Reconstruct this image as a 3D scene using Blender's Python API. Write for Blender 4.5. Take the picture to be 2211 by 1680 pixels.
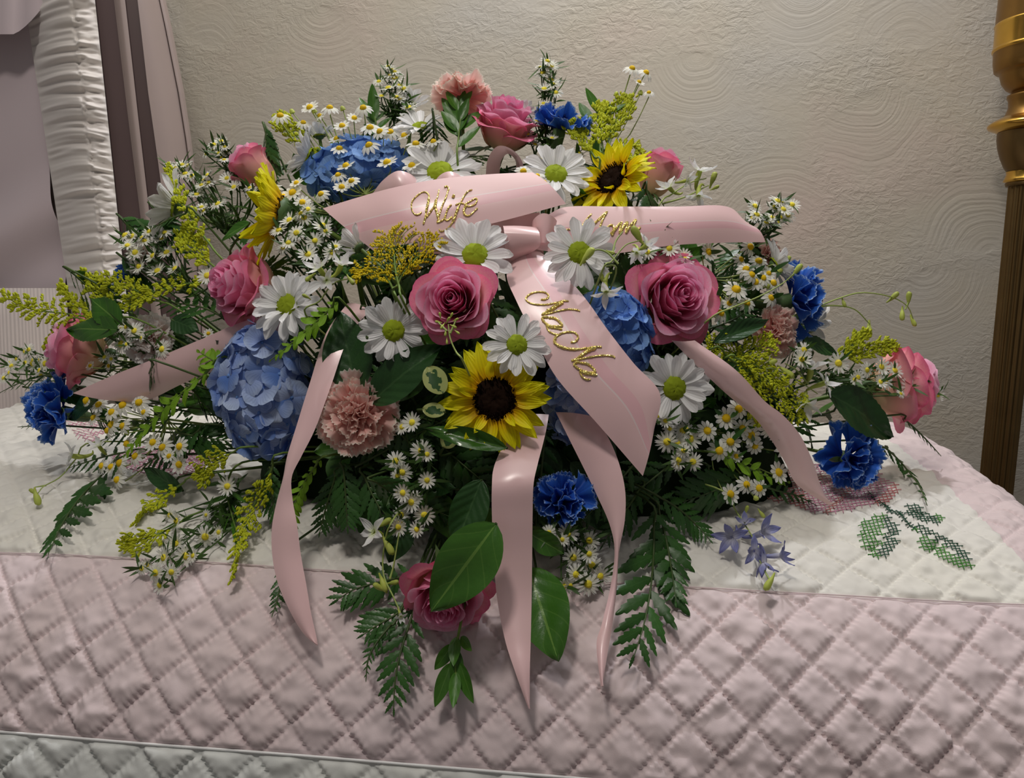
import bpy, math, random
import numpy as np
from mathutils import Vector, Matrix
from mathutils.bvhtree import BVHTree
for o in list(bpy.data.objects): bpy.data.objects.remove(o)
rng = random.Random(11)
SC = bpy.context.scene
COL = SC.collection
# ------------------------------------------------------------------ camera
F, CX, CY = 1650.0, 1105.5, 840.0
ZC = 1.32
PITCH = math.radians(9.0)
cd = bpy.data.cameras.new('camera'); cam = bpy.data.objects.new('camera', cd); COL.objects.link(cam)
cd.sensor_width = 36.0; cd.lens = 36.0 * F / 2211.0; cd.clip_start = 0.02
cam.location = (0, 0, ZC); cam.rotation_euler = (math.pi / 2 - PITCH, 0, 0)
SC.camera = cam
# ------------------------------------------------------------------ world, lights, exposure
W = bpy.data.worlds.new('room_ambience'); SC.world = W; W.use_nodes = True
W.node_tree.nodes['Background'].inputs[0].default_value = (1.0, 0.97, 0.95, 1)
W.node_tree.nodes['Background'].inputs[1].default_value = 0.11
def area(name, loc, target, sx, sy, power, col):
    l = bpy.data.lights.new(name, 'AREA'); l.shape = 'RECTANGLE'; l.size = sx; l.size_y = sy; l.energy = power; l.color = col
    o = bpy.data.objects.new(name, l); COL.objects.link(o); o.location = loc
    o.rotation_euler = (Vector(target) - Vector(loc)).to_track_quat('-Z', 'Y').to_euler(); return o
area('ceiling_panel_light', (-0.15, 0.98, 2.95), (-0.1, 1.0, 1.1), 2.2, 0.8, 11.5, (1.0, 0.96, 0.90))
area('ceiling_spot_light', (0.38, 1.30, 2.75), (0.1, 0.8, 1.1), 0.08, 0.08, 11.0, (0.96, 0.96, 1.0))
area('ceiling_downlight', (-0.30, 0.05, 2.75), (0.0, 0.85, 1.1), 0.20, 0.20, 9.2, (1.0, 0.93, 0.86))
SC.cycles.max_bounces = 6; SC.cycles.diffuse_bounces = 3
SC.view_settings.view_transform = 'Standard'; SC.view_settings.look = 'None'
SC.view_settings.exposure = 0.0; SC.view_settings.gamma = 1.0; SC.view_settings.use_curve_mapping = False
# ------------------------------------------------------------------ projection helpers
RIGHT = Vector((1, 0, 0)); FWD = Vector((0, math.cos(PITCH), -math.sin(PITCH))); UP = Vector((0, math.sin(PITCH), math.cos(PITCH)))
CAMP = Vector((0, 0, ZC))
def ray(px, py): return FWD + RIGHT * ((px - CX) / F) + UP * ((CY - py) / F)
def at(px, py, Y):
    d = ray(px, py); return CAMP + d * (Y / d.y)
def mpp(P): return (P - CAMP).dot(FWD) / F          # metres per photo pixel at a point
def cdir(r, u, t): return (RIGHT * r + UP * u - FWD * t).normalized()
# ------------------------------------------------------------------ object helpers
def ob(name, data, parent=None, M=None):
    o = bpy.data.objects.new(name, data); COL.objects.link(o)
    if parent is not None: o.parent = parent
    if M is not None: o.matrix_basis = M
    return o
def tag(o, label=None, cat=None, group=None, kind=None):
    if label: o['label'] = label
    if cat: o['category'] = cat
    if group: o['group'] = group
    if kind: o['kind'] = kind
    return o
def thing(name, label, cat, loc, group=None):
    o = ob(name, None); o.location = loc; o.empty_display_size = 0.01
    return tag(o, label, cat, group)
def rel(parent, M):
    return Matrix.Translation(-Vector(parent.location)) @ M
def build(name, V, Fc, mat, uv=None, smooth=True):
    me = bpy.data.meshes.new(name); V = np.asarray(V, dtype=np.float32).reshape(-1, 3)
    Fc = np.asarray(Fc, dtype=np.int32); k = Fc.shape[1]; n = len(Fc)
    me.vertices.add(len(V)); me.vertices.foreach_set('co', V.ravel())
    me.loops.add(n * k); me.loops.foreach_set('vertex_index', Fc.ravel())
    me.polygons.add(n); me.polygons.foreach_set('loop_start', np.arange(0, n * k, k, dtype=np.int32))
    try: me.polygons.foreach_set('loop_total', np.full(n, k, dtype=np.int32))
    except Exception: pass
    me.polygons.foreach_set('use_smooth', np.full(n, smooth, dtype=bool))
    if uv is not None:
        l = me.uv_layers.new(name='UVMap'); l.data.foreach_set('uv', np.asarray(uv, dtype=np.float32)[Fc.ravel()].ravel())
    if mat is not None: me.materials.append(mat)
    me.update(calc_edges=True); return me
def grid(name, P, mat, wrap=False, smooth=True, uvs=None):
    P = np.asarray(P, dtype=float); nu, nv = P.shape[:2]
    I = np.arange(nu * nv).reshape(nu, nv)
    if wrap: I = np.concatenate([I, I[:1]], 0)
    Fc = np.stack([I[:-1, :-1], I[1:, :-1], I[1:, 1:], I[:-1, 1:]], -1).reshape(-1, 4)
    u, v = np.meshgrid(np.linspace(0, 1, nu), np.linspace(0, 1, nv), indexing='ij')
    uv = np.stack([u, v], -1).reshape(-1, 2) if uvs is None else uvs
    return build(name, P.reshape(-1, 3), Fc, mat, uv, smooth)
class MB:
    def __init__(s): s.V = []; s.F = []; s.U = []; s.n = 0
    def add(s, P, wrap=False):
        P = np.asarray(P, dtype=float); nu, nv = P.shape[:2]; I = np.arange(nu * nv).reshape(nu, nv) + s.n
        if wrap: I = np.concatenate([I, I[:1]], 0)
        s.F.append(np.stack([I[:-1, :-1], I[1:, :-1], I[1:, 1:], I[:-1, 1:]], -1).reshape(-1, 4))
        u, v = np.meshgrid(np.linspace(0, 1, nu), np.linspace(0, 1, nv), indexing='ij')
        s.U.append(np.stack([u, v], -1).reshape(-1, 2)); s.V.append(P.reshape(-1, 3)); s.n += nu * nv
    def mesh(s, name, mat, smooth=True):
        return build(name, np.concatenate(s.V), np.concatenate(s.F), mat, np.concatenate(s.U), smooth)
def smooth_path(pts, n):
    P = np.array([list(p) for p in pts], dtype=float)
    if len(P) == 2: return P[0] + (P[1] - P[0]) * np.linspace(0, 1, n)[:, None]
    Q = np.vstack([2 * P[0] - P[1], P, 2 * P[-1] - P[-2]]); out = []
    for x in np.linspace(0, len(P) - 1 - 1e-9, n):
        i = int(x); t = x - i; a, b, c, d = Q[i], Q[i + 1], Q[i + 2], Q[i + 3]
        out.append(0.5 * (2 * b + (c - a) * t + (2 * a - 5 * b + 4 * c - d) * t * t + (3 * b - a - 3 * c + d) * t ** 3))
    return np.array(out)
def tube_pts(path, rad, k=6):
    P = np.asarray(path, dtype=float); n = len(P); T = np.gradient(P, axis=0)
    T /= (np.linalg.norm(T, axis=1, keepdims=True) + 1e-12)
    r = np.full(n, rad) if np.isscalar(rad) else np.interp(np.linspace(0, 1, n), np.linspace(0, 1, len(rad)), rad)
    a = np.array([0.3, 0.2, 0.93]); N = np.cross(T, a); N /= (np.linalg.norm(N, axis=1, keepdims=True) + 1e-9); B = np.cross(T, N)
    ang = np.linspace(0, 2 * math.pi, k, endpoint=False)
    return P[None] + r[None, :, None] * (np.cos(ang)[:, None, None] * N[None] + np.sin(ang)[:, None, None] * B[None])
def frame(z, roll=0.0, hint=None):
    z = Vector(z).normalized(); h = Vector(hint) if hint else (Vector((0, 0, 1)) if abs(z.z) < 0.93 else Vector((0, 1, 0)))
    x = h.cross(z).normalized(); y = z.cross(x)
    return Matrix((x, y, z)).transposed().to_4x4() @ Matrix.Rotation(roll, 4, 'Z')
def axes(x, z):
    x = Vector(x).normalized(); z = Vector(z); y = z.cross(x).normalized(); z = x.cross(y)
    return Matrix((x, y, z)).transposed().to_4x4()
_nt = {}
def noise2(x, y, seed=0):
    if seed not in _nt: _nt[seed] = np.random.RandomState(seed + 5).rand(64, 64) * 2 - 1
    T = _nt[seed]; xi = np.floor(x).astype(int); yi = np.floor(y).astype(int); fx = x - xi; fy = y - yi
    fx = fx * fx * (3 - 2 * fx); fy = fy * fy * (3 - 2 * fy); g = lambda a, b: T[a % 64, b % 64]
    return (g(xi, yi) * (1 - fx) + g(xi + 1, yi) * fx) * (1 - fy) + (g(xi, yi + 1) * (1 - fx) + g(xi + 1, yi + 1) * fx) * fy
# ------------------------------------------------------------------ materials
def lin(c):
    c = c / 255.0
    return c / 12.92 if c <= 0.04045 else ((c + 0.055) / 1.055) ** 2.4
def S(r, g, b, k=1.0): return (min(lin(r) * k, 0.95), min(lin(g) * k, 0.95), min(lin(b) * k, 0.95), 1)
class NT:
    def __init__(s, name):
        s.m = bpy.data.materials.new(name); s.m.use_nodes = True; s.t = s.m.node_tree; s.N = s.t.nodes; s.L = s.t.links
        s.b = s.N['Principled BSDF']; s.out = s.N['Material Output']
    def n(s, ty, **kw):
        x = s.N.new(ty)
        for k, v in kw.items(): setattr(x, k, v)
        return x
    def link(s, a, b): s.L.new(a, b)
    def math(s, op, a, b=None, c=None):
        x = s.n('ShaderNodeMath', operation=op)
        for i, v in enumerate((a, b, c)):
            if v is None: continue
            if isinstance(v, (int, float)): x.inputs[i].default_value = v
            else: s.link(v, x.inputs[i])
        return x.outputs[0]
    def mix(s, f, a, b, blend='MIX'):
        x = s.n('ShaderNodeMixRGB', blend_type=blend)
        for i, v in enumerate((f, a, b)):
            if isinstance(v, (int, float, tuple)): x.inputs[i].default_value = v
            else: s.link(v, x.inputs[i])
        return x.outputs[0]
    def noise(s, scale, detail=2.0, coord='Object', rough=0.5, dist=0.0):
        tc = s.n('ShaderNodeTexCoord'); x = s.n('ShaderNodeTexNoise'); x.inputs['Scale'].default_value = scale
        x.inputs['Detail'].default_value = detail; x.inputs['Roughness'].default_value = rough; x.inputs['Distortion'].default_value = dist
        s.link(tc.outputs[coord], x.inputs['Vector']); return x.outputs['Fac']
    def uv(s):
        tc = s.n('ShaderNodeTexCoord'); sp = s.n('ShaderNodeSeparateXYZ'); s.link(tc.outputs['UV'], sp.inputs[0]); return sp.outputs[0], sp.outputs[1]
    def rand(s): return s.n('ShaderNodeObjectInfo').outputs['Random']
    def ramp(s, f, stops):
        x = s.n('ShaderNodeValToRGB'); e = x.color_ramp.elements
        while len(e) < len(stops): e.new(0.5)
        for i, (p, c) in enumerate(stops): e[i].position = p; e[i].color = c
        s.link(f, x.inputs[0]); return x.outputs[0]
    def bump(s, h, strength=0.3, dist=0.001):
        x = s.n('ShaderNodeBump'); x.inputs['Strength'].default_value = strength; x.inputs['Distance'].default_value = dist
        s.link(h, x.inputs['Height']); s.link(x.outputs[0], s.b.inputs['Normal']); return x.outputs[0]
    def fin(s, col, rough=0.6, spec=0.3, trans=0.0, metal=0.0, sheen=0.0):
        if isinstance(col, tuple): s.b.inputs['Base Color'].default_value = col
        else: s.link(col, s.b.inputs['Base Color'])
        s.b.inputs['Roughness'].default_value = rough; s.b.inputs['Specular IOR Level'].default_value = spec
        s.b.inputs['Metallic'].default_value = metal; s.b.inputs['Sheen Weight'].default_value = sheen
        if trans > 0:
            tr = s.n('ShaderNodeBsdfTranslucent'); mx = s.n('ShaderNodeMixShader'); mx.inputs[0].default_value = trans
            if isinstance(col, tuple): tr.inputs[0].default_value = col
            else: s.link(col, tr.inputs[0])
            s.link(s.b.outputs[0], mx.inputs[1]); s.link(tr.outputs[0], mx.inputs[2]); s.link(mx.outputs[0], s.out.inputs[0])
        return s.m
def vary(t, col, amt=0.35):
    """object-to-object value variation (growth, not light)"""
    r = t.math('MULTIPLY_ADD', t.rand(), amt, 1 - amt / 2)
    h = t.n('ShaderNodeHueSaturation'); t.link(r, h.inputs['Value']); t.link(col, h.inputs['Color']) if not isinstance(col, tuple) else setattr(h.inputs['Color'], 'default_value', col)
    return h.outputs[0]
def petal_mat(name, stops, rough=0.55, trans=0.25, veins=0.0, var=0.12, nveins=9, spec=0.25):
    t = NT(name); u, v = t.uv(); nz = t.noise(60, 3)
    f = t.math('ADD', v, t.math('MULTIPLY', t.math('SUBTRACT', nz, 0.5), 0.25))
    c = t.ramp(f, stops)
    if veins > 0:
        w = t.math('SINE', t.math('MULTIPLY', u, nveins * 6.2832)); w = t.math('MULTIPLY_ADD', w, 0.5, 0.5)
        t.bump(w, 0.35, 0.0006)
        c = t.mix(t.math('MULTIPLY', w, veins), c, (0.35, 0.32, 0.30, 1), 'MULTIPLY')
    return t.fin(vary(t, c, var), rough, spec, trans)
K = 1.75
def leaf_mat(name, a, b, rough=0.4, spec=0.5, trans=0.18, var=0.5, vein=None, nside=7, bumpy=0.4):
    t = NT(name); u, v = t.uv(); c = t.mix(t.noise(45, 3), a, b)
    du = t.math('ABSOLUTE', t.math('SUBTRACT', u, 0.5))
    rib = t.math('LESS_THAN', du, 0.025)
    sv = t.math('SINE', t.math('MULTIPLY', t.math('SUBTRACT', v, t.math('MULTIPLY', du, 0.55)), nside * 6.2832))
    sv2 = t.math('GREATER_THAN', sv, 0.965)
    if vein: c = t.mix(t.math('MULTIPLY', t.math('MAXIMUM', rib, t.math('MULTIPLY', sv2, 0.25)), 0.5), c, vein)
    h = t.math('ADD', t.math('MULTIPLY', sv, 0.5), t.math('MULTIPLY', t.noise(350, 2), 0.8))
    t.bump(h, bumpy, 0.0008)
    return t.fin(vary(t, c, var), rough, spec, trans)
def flat_mat(name, col, rough=0.6, spec=0.3, trans=0.0, var=0.2, col2=None, nscale=60, **kw):
    t = NT(name); c = t.mix(t.noise(nscale, 3), col, col2 or col); return t.fin(vary(t, c, var), rough, spec, trans, **kw)
def fabric_mat(name, a, b, nscale, rough, sheen, weave=900):
    t = NT(name); c = t.mix(t.noise(nscale, 3), a, b); t.bump(t.noise(weave, 2), 0.12, 0.0006)
    return t.fin(c, rough, 0.25, 0, 0, sheen)
M_rose_in = petal_mat('rose_petal_inner', [(0.0, S(214, 136, 156, 1.3)), (0.35, S(220, 92, 140, 1.4)), (0.9, S(226, 116, 156, 1.5)), (1.0, S(230, 150, 178, 1.5))], var=0.16, trans=.34)
M_rose_mid = petal_mat('rose_petal_middle', [(0.0, S(214, 170, 158, 1.4)), (0.45, S(222, 122, 152, 1.5)), (0.9, S(226, 138, 166, 1.55)), (1.0, S(232, 164, 184, 1.5))], var=0.14, trans=.34)
M_rose_out = petal_mat('rose_petal_outer', [(0.0, S(206, 184, 140, 1.25)), (0.45, S(212, 158, 142, 1.4)), (0.82, S(218, 150, 158, 1.45)), (1.0, S(214, 106, 142, 1.5))], var=0.14)
M_daisy = petal_mat('daisy_petal', [(0.0, S(170, 180, 110, 1.5)), (0.14, S(216, 218, 208, 1.6)), (1.0, S(222, 222, 218, 1.65))], veins=0.10, nveins=4, var=0.06, trans=0.3)
M_sun = petal_mat('sunflower_petal', [(0.0, S(222, 150, 6, 1.5)), (0.4, S(238, 186, 8, 1.6)), (1.0, S(242, 202, 12, 1.7))], veins=0.22, nveins=5, var=0.14, trans=0.3)
M_carn = petal_mat('pink_carnation_petal', [(0.0, S(216, 140, 136, 1.5)), (0.6, S(230, 156, 150, 1.65)), (0.93, S(232, 170, 162, 1.65)), (1.0, S(236, 200, 188, 1.65))], veins=0.05, nveins=9, trans=0.45)
M_carn_pale = petal_mat('pale_carnation_petal', [(0.0, S(220, 160, 152, 1.6)), (0.6, S(228, 178, 172, 1.7)), (1.0, S(232, 204, 196, 1.7))], veins=0.05, nveins=9, trans=0.45)
M_blue = petal_mat('blue_carnation_petal', [(0.0, S(10, 28, 96, 1.2)), (0.5, S(22, 60, 146, 1.4)), (0.93, S(44, 92, 176, 1.5)), (1.0, S(150, 176, 208, 1.4))], veins=0.2, nveins=8, trans=0.22, var=0.3)
def hyd_mat(name, a, b, c2):
    t = NT(name); u, v = t.uv(); r = t.rand(); base = t.mix(r, a, b)
    ang = t.math('DIVIDE', t.math('SUBTRACT', u, 0.5), t.math('ADD', v, 0.25))
    w = t.math('GREATER_THAN', t.math('SINE', t.math('MULTIPLY_ADD', ang, 42.0, t.math('MULTIPLY', t.noise(90, 2), 6.0))), 0.55)
    base = t.mix(t.math('MULTIPLY', w, 0.24), base, S(42, 66, 140, 1.5))
    base = t.mix(t.math('MULTIPLY', t.math('POWER', v, 2.5), 0.4), base, c2)
    t.bump(w, 0.25, 0.0005)
    return t.fin(base, 0.6, 0.2, 0.25)
M_hyd = hyd_mat('hydrangea_petal', S(74, 110, 176, 1.6), S(158, 172, 200, 1.6), S(178, 192, 212, 1.6))
M_hyd_deep = hyd_mat('hydrangea_petal_deep', S(72, 112, 178, 1.6), S(112, 148, 200, 1.6), S(140, 170, 210, 1.6))
M_white = petal_mat('small_white_petal', [(0.0, S(214, 216, 186, 1.55)), (1.0, S(224, 224, 212, 1.6))], var=0.06, trans=0.3)
M_lark_w = petal_mat('larkspur_white_petal', [(0.0, S(196, 206, 160, 1.5)), (0.4, S(214, 216, 206, 1.55)), (1.0, S(206, 212, 220, 1.55))], veins=0.06, nveins=4, var=0.06, trans=0.35)
M_lark_b = petal_mat('larkspur_blue_petal', [(0.0, S(180, 180, 190, 1.4)), (0.5, S(122, 126, 166, 1.4)), (1.0, S(104, 106, 158, 1.4))], veins=0.1, nveins=4, trans=0.35)
M_disc_g = flat_mat('daisy_disc_green', S(112, 132, 24, 1.2), 0.8, 0.15, 0, 0.25, S(140, 152, 34, 1.3), 260)
M_disc_y = flat_mat('small_disc_yellow', S(206, 166, 22, 1.6), 0.7, 0.2, 0, 0.3, S(178, 150, 20, 1.5), 300)
M_disc_a = flat_mat('aster_disc_yellow_green', S(186, 178, 40, 1.6), 0.7, 0.2, 0, 0.3, S(206, 186, 60, 1.5), 300)
M_disc_b = flat_mat('sunflower_disc_brown', S(22, 13, 9), 0.9, 0.08, 0, 0.1, S(40, 24, 14), 350)
M_stem = flat_mat('green_stem', S(72, 96, 34, 1.5), 0.5, 0.4, 0, 0.4, S(96, 120, 50, 1.4), 40)
M_stem_d = flat_mat('dark_stem', S(48, 66, 32, 1.4), 0.5, 0.4, 0, 0.4, S(66, 84, 40, 1.4), 40)
M_stem_p = flat_mat('pale_green_stem', S(128, 146, 74, 1.5), 0.5, 0.4, 0.1, 0.3, S(150, 164, 96, 1.4), 40)
M_leaf = leaf_mat('broad_leaf_green', S(38, 76, 20, 1.35), S(56, 96, 28, 1.35), 0.22, 0.6, 0.15, 0.3, S(110, 142, 66, 1.3), 5, 0.2)
M_leaf_d = leaf_mat('dark_leaf_green', S(24, 52, 24, 1.4), S(38, 72, 30, 1.4), 0.38, 0.5, 0.15, 0.5, S(60, 92, 50, 1.3))
M_fern_d = leaf_mat('leatherleaf_green', S(30, 62, 26, 1.5), S(50, 88, 32, 1.5), 0.32, 0.5, 0.18, 0.5, S(60, 96, 50, 1.3), 4, 0.1)
M_fern_b = leaf_mat('bright_fern_green', S(92, 136, 20, 1.6), S(122, 160, 36, 1.6), 0.45, 0.4, 0.3, 0.3, S(150, 180, 80, 1.4), 9)
M_rusc = leaf_mat('ruscus_green', S(44, 82, 24, 1.5), S(66, 110, 32, 1.5), 0.35, 0.5, 0.2, 0.35, S(96, 132, 60, 1.4), 3, 0.15)
M_needle = flat_mat('aster_foliage_green', S(42, 66, 26, 1.5), 0.5, 0.4, 0.15, 0.4, S(62, 92, 36, 1.4), 50)
M_gold = flat_mat('goldenrod_bud', S(182, 180, 30, 1.8), 0.6, 0.3, 0.3, 0.2, S(136, 154, 36, 1.7), 220)
M_gold_y = flat_mat('goldenrod_yellow', S(212, 178, 18, 1.6), 0.6, 0.3, 0.2, 0.2, S(170, 158, 18, 1.5), 260)
M_bud = flat_mat('green_bud', S(140, 156, 60, 1.6), 0.5, 0.35, 0.2, 0.3, S(176, 182, 96, 1.5), 90)
M_calyx = flat_mat('calyx_green', S(58, 84, 44, 1.4), 0.5, 0.4, 0.1, 0.3, S(84, 108, 66, 1.4), 60)
def varieg():
    t = NT('variegated_leaf'); u, v = t.uv()
    d = t.math('ABSOLUTE', t.math('SUBTRACT', u, 0.5)); e = t.math('MAXIMUM', d, t.math('MULTIPLY', t.math('ABSOLUTE', t.math('SUBTRACT', v, 0.5)), 0.8))
    f = t.math('ADD', e, t.math('MULTIPLY', t.math('SUBTRACT', t.noise(160, 4), 0.5), 0.6))
    c = t.mix(t.math('GREATER_THAN', f, 0.25), S(40, 74, 34, 1.4), S(156, 164, 100, 1.3)); return t.fin(c, 0.4, 0.5, 0.15)
M_var = varieg()
M_foam = flat_mat('foam_shade_green', S(20, 34, 16), 0.9, 0.1, 0, 0.0, S(30, 46, 22), 60)  # foam green kept very dark to stand in for shaded depth between blooms
def ribbon_mat(name, stripe):
    t = NT(name); u, v = t.uv(); a = S(214, 178, 181, 1.4); b = S(212, 160, 170, 1.4)
    c = t.mix(t.noise(14, 2), a, S(214, 182, 180, 1.4))
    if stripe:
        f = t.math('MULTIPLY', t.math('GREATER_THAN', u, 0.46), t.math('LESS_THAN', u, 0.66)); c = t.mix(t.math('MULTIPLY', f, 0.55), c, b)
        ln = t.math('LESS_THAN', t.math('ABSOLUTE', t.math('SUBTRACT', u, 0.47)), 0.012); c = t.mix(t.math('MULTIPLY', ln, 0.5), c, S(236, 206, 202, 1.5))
    t.bump(t.noise(500, 2), 0.05, 0.0004)
    t.b.inputs['Anisotropic'].default_value = 0.5
    return t.fin(c, 0.29, 0.75, 0.12, 0, 0.12)
M_rib = ribbon_mat('pink_satin_ribbon', False); M_rib_l = ribbon_mat('pink_satin_ribbon_creased', True)
def glitter():
    t = NT('gold_glitter'); tc = t.n('ShaderNodeTexCoord'); vo = t.n('ShaderNodeTexVoronoi'); vo.inputs['Scale'].default_value = 1100
    t.link(tc.outputs['Object'], vo.inputs['Vector'])
    a = t.n('ShaderNodeVectorMath', operation='SUBTRACT'); t.link(vo.outputs['Color'], a.inputs[0]); a.inputs[1].default_value = (0.5, 0.5, 0.5)
    b = t.n('ShaderNodeVectorMath', operation='MULTIPLY_ADD'); t.link(a.outputs[0], b.inputs[0]); b.inputs[1].default_value = (1.1, 1.1, 1.1)
    g = t.n('ShaderNodeNewGeometry'); t.link(g.outputs['Normal'], b.inputs[2])
    c = t.n('ShaderNodeVectorMath', operation='NORMALIZE'); t.link(b.outputs[0], c.inputs[0]); t.link(c.outputs[0], t.b.inputs['Normal'])
    col = t.mix(vo.outputs['Distance'], S(246, 222, 140, 1.4), S(214, 176, 84, 1.3))
    return t.fin(col, 0.32, 0.5, 0, 0.7)
M_glit = glitter()
M_quilt_w = fabric_mat('white_quilt_cotton', S(200, 197, 186, 1.4), S(194, 192, 188, 1.4), 5, 0.8, 0.2)
M_quilt_p = fabric_mat('pink_quilt_cotton', S(190, 176, 179, 1.4), S(195, 179, 177, 1.4), 5, 0.8, 0.2)
M_quilt_s = fabric_mat('white_quilt_skirt_cotton', S(194, 194, 188, 1.4), S(186, 190, 190, 1.4), 5, 0.8, 0.2)
M_cord = fabric_mat('white_seam_cord', S(226, 220, 212, 1.5), S(220, 214, 208, 1.5), 30, 0.7, 0.2)
M_shir = fabric_mat('ivory_shirred_crepe', S(206, 200, 192, 1.45), S(198, 192, 190, 1.45), 8, 0.6, 0.3)
M_satin = fabric_mat('mauve_satin_panel', S(186, 172, 176, 1.4), S(176, 164, 168, 1.4), 4, 0.42, 0.4)
M_rib_fab = fabric_mat('ivory_ribbed_lining', S(208, 198, 192, 1.45), S(200, 192, 192, 1.45), 6, 0.7, 0.2)
M_metal_d = flat_mat('dark_mauve_metal', S(92, 74, 74), 0.42, 0.5, 0, 0, S(98, 80, 78), 8)
M_metal_l = flat_mat('mauve_metal', S(150, 134, 128, 1.3), 0.4, 0.5, 0, 0, S(140, 126, 122, 1.3), 6)
def brass(name, a, b, rough):
    t = NT(name); c = t.mix(t.noise(30, 4), a, b); return t.fin(c, rough, 0.5, 0, 1.0)
M_brass = brass('polished_brass', S(212, 172, 84, 1.2), S(198, 154, 70, 1.2), 0.22)
M_brass_m = brass('aged_brass', S(156, 120, 66, 1.1), S(132, 100, 56), 0.38)
M_brass_d = brass('dark_bronze', S(132, 108, 70), S(112, 90, 58), 0.42)
# ------------------------------------------------------------------ the room
YAW = math.radians(-7.0)
WALL_O = Vector((0.0, 1.74, ZC)); MW = Matrix.Translation(WALL_O) @ Matrix.Rotation(YAW, 4, 'Z'); MWI = MW.inverted()
def wall_local(px, py):
    d = MWI.to_3x3() @ ray(px, py); o = MWI @ CAMP; t = -o.y / d.y; p = o + d * t; return p.x, p.z
def box(name, x0, x1, y0, y1, z0, z1, mat):
    V = [(x, y, z) for x in (x0, x1) for y in (y0, y1) for z in (z0, z1)]
    return build(name, V, [(0, 1, 3, 2), (4, 6, 7, 5), (0, 4, 5, 1), (2, 3, 7, 6), (0, 2, 6, 4), (1, 5, 7, 3)], mat, None, False)
def wall_mat():
    t = NT('swirled_plaster'); tc = t.n('ShaderNodeTexCoord'); O = tc.outputs['Object']
    wob = t.n('ShaderNodeTexNoise'); wob.inputs['Scale'].default_value = 7; wob.inputs['Detail'].default_value = 2; t.link(O, wob.inputs['Vector'])
    ws = t.n('ShaderNodeVectorMath', operation='MULTIPLY_ADD'); t.link(wob.outputs['Color'], ws.inputs[0]); ws.inputs[1].default_value = (0.05, 0, 0.05); t.link(O, ws.inputs[2])
    total = None; masks = None
    for (px, py, r, ox, oy) in ((560, 335, 120, 0, 70), (915, 190, 95, 0, 60), (1500, 170, 105, 10, -60), (1660, 440, 130, 20, 80), (1880, 270, 125, -20, -70), (1960, 50, 110, 0, 60), (1745, -10, 120, 0, -60), (2105, 480, 125, 20, 70), (2010, 640, 150, -20, -60), (700, 60, 110, 0, -50), (1180, -30, 110, 0, 60), (450, 60, 90, 0, 50)):
        cx, cz = wall_local(px, py); ax, az = wall_local(px + ox, py + oy); s = 1.09e-3
        d1 = t.n('ShaderNodeVectorMath', operation='DISTANCE'); t.link(ws.outputs[0], d1.inputs[0]); d1.inputs[1].default_value = (ax + 0.025, 0.0, az + 0.025)
        d2 = t.n('ShaderNodeVectorMath', operation='DISTANCE'); t.link(O, d2.inputs[0]); d2.inputs[1].default_value = (cx, 0.0, cz)
        rn = t.n('ShaderNodeTexNoise', noise_dimensions='1D'); rn.inputs['Scale'].default_value = 120; rn.inputs['Detail'].default_value = 2; t.link(t.math('ADD', d1.outputs['Value'], px * 0.37), rn.inputs['W'])
        dv = t.n('ShaderNodeVectorMath', operation='DOT_PRODUCT'); sb = t.n('ShaderNodeVectorMath', operation='SUBTRACT'); t.link(O, sb.inputs[0]); sb.inputs[1].default_value = (ax, 0.0, az); t.link(sb.outputs[0], dv.inputs[0]); dn = Vector((cx - ax, 0, cz - az)).normalized(); dv.inputs[1].default_value = dn
        cone = t.n('ShaderNodeMapRange', interpolation_type='SMOOTHSTEP'); cone.inputs[1].default_value = 0.0; cone.inputs[2].default_value = 0.75; t.link(t.math('DIVIDE', dv.outputs['Value'], t.math('ADD', d1.outputs['Value'], 0.002)), cone.inputs[0])
        ringw = t.math('MULTIPLY', t.math('SUBTRACT', rn.outputs['Fac'], 0.5), 2.6)
        mk = t.n('ShaderNodeMapRange', interpolation_type='SMOOTHSTEP'); mk.inputs[1].default_value = r * s; mk.inputs[2].default_value = r * s * 0.55; t.link(d2.outputs['Value'], mk.inputs[0])
        mkc = t.math('MULTIPLY', mk.outputs[0], cone.outputs[0]); h = t.math('MULTIPLY', ringw, mkc)
        total = h if total is None else t.math('ADD', total, h)
        masks = mkc if masks is None else t.math('MAXIMUM', masks, mkc)
    mp = t.n('ShaderNodeMapping'); mp.inputs['Scale'].default_value = (46, 46, 80); mp.inputs['Rotation'].default_value = (0, 0.35, 0); t.link(O, mp.inputs['Vector'])
    nz = t.n('ShaderNodeTexNoise'); nz.inputs['Scale'].default_value = 1.0; nz.inputs['Detail'].default_value = 5; nz.inputs['Roughness'].default_value = 0.62; nz.inputs['Distortion'].default_value = 0.9; t.link(mp.outputs[0], nz.inputs['Vector'])
    amp = t.n('ShaderNodeTexNoise'); amp.inputs['Scale'].default_value = 4.5; amp.inputs['Detail'].default_value = 2; t.link(O, amp.inputs['Vector'])
    am = t.n('ShaderNodeMapRange'); am.inputs[1].default_value = 0.35; am.inputs[2].default_value = 0.65; am.inputs[3].default_value = 0.25; t.link(amp.outputs['Fac'], am.inputs[0])
    inv = t.math('SUBTRACT', 1.0, t.math('MULTIPLY', masks, 0.75))
    h = t.math('ADD', t.math('MULTIPLY', total, 0.17), t.math('MULTIPLY', t.math('MULTIPLY', nz.outputs['Fac'], 2.0), t.math('MULTIPLY', am.outputs[0], inv)))
    t.bump(h, 0.6, 0.0034)
    tint = t.n('ShaderNodeTexNoise'); tint.inputs['Scale'].default_value = 2.6; tint.inputs['Detail'].default_value = 4; t.link(O, tint.inputs['Vector'])
    c = t.ramp(tint.outputs['Fac'], [(0.30, S(166, 162, 154, 1.5)), (0.52, S(168, 161, 147, 1.5)), (0.72, S(173, 159, 148, 1.5))])
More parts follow.
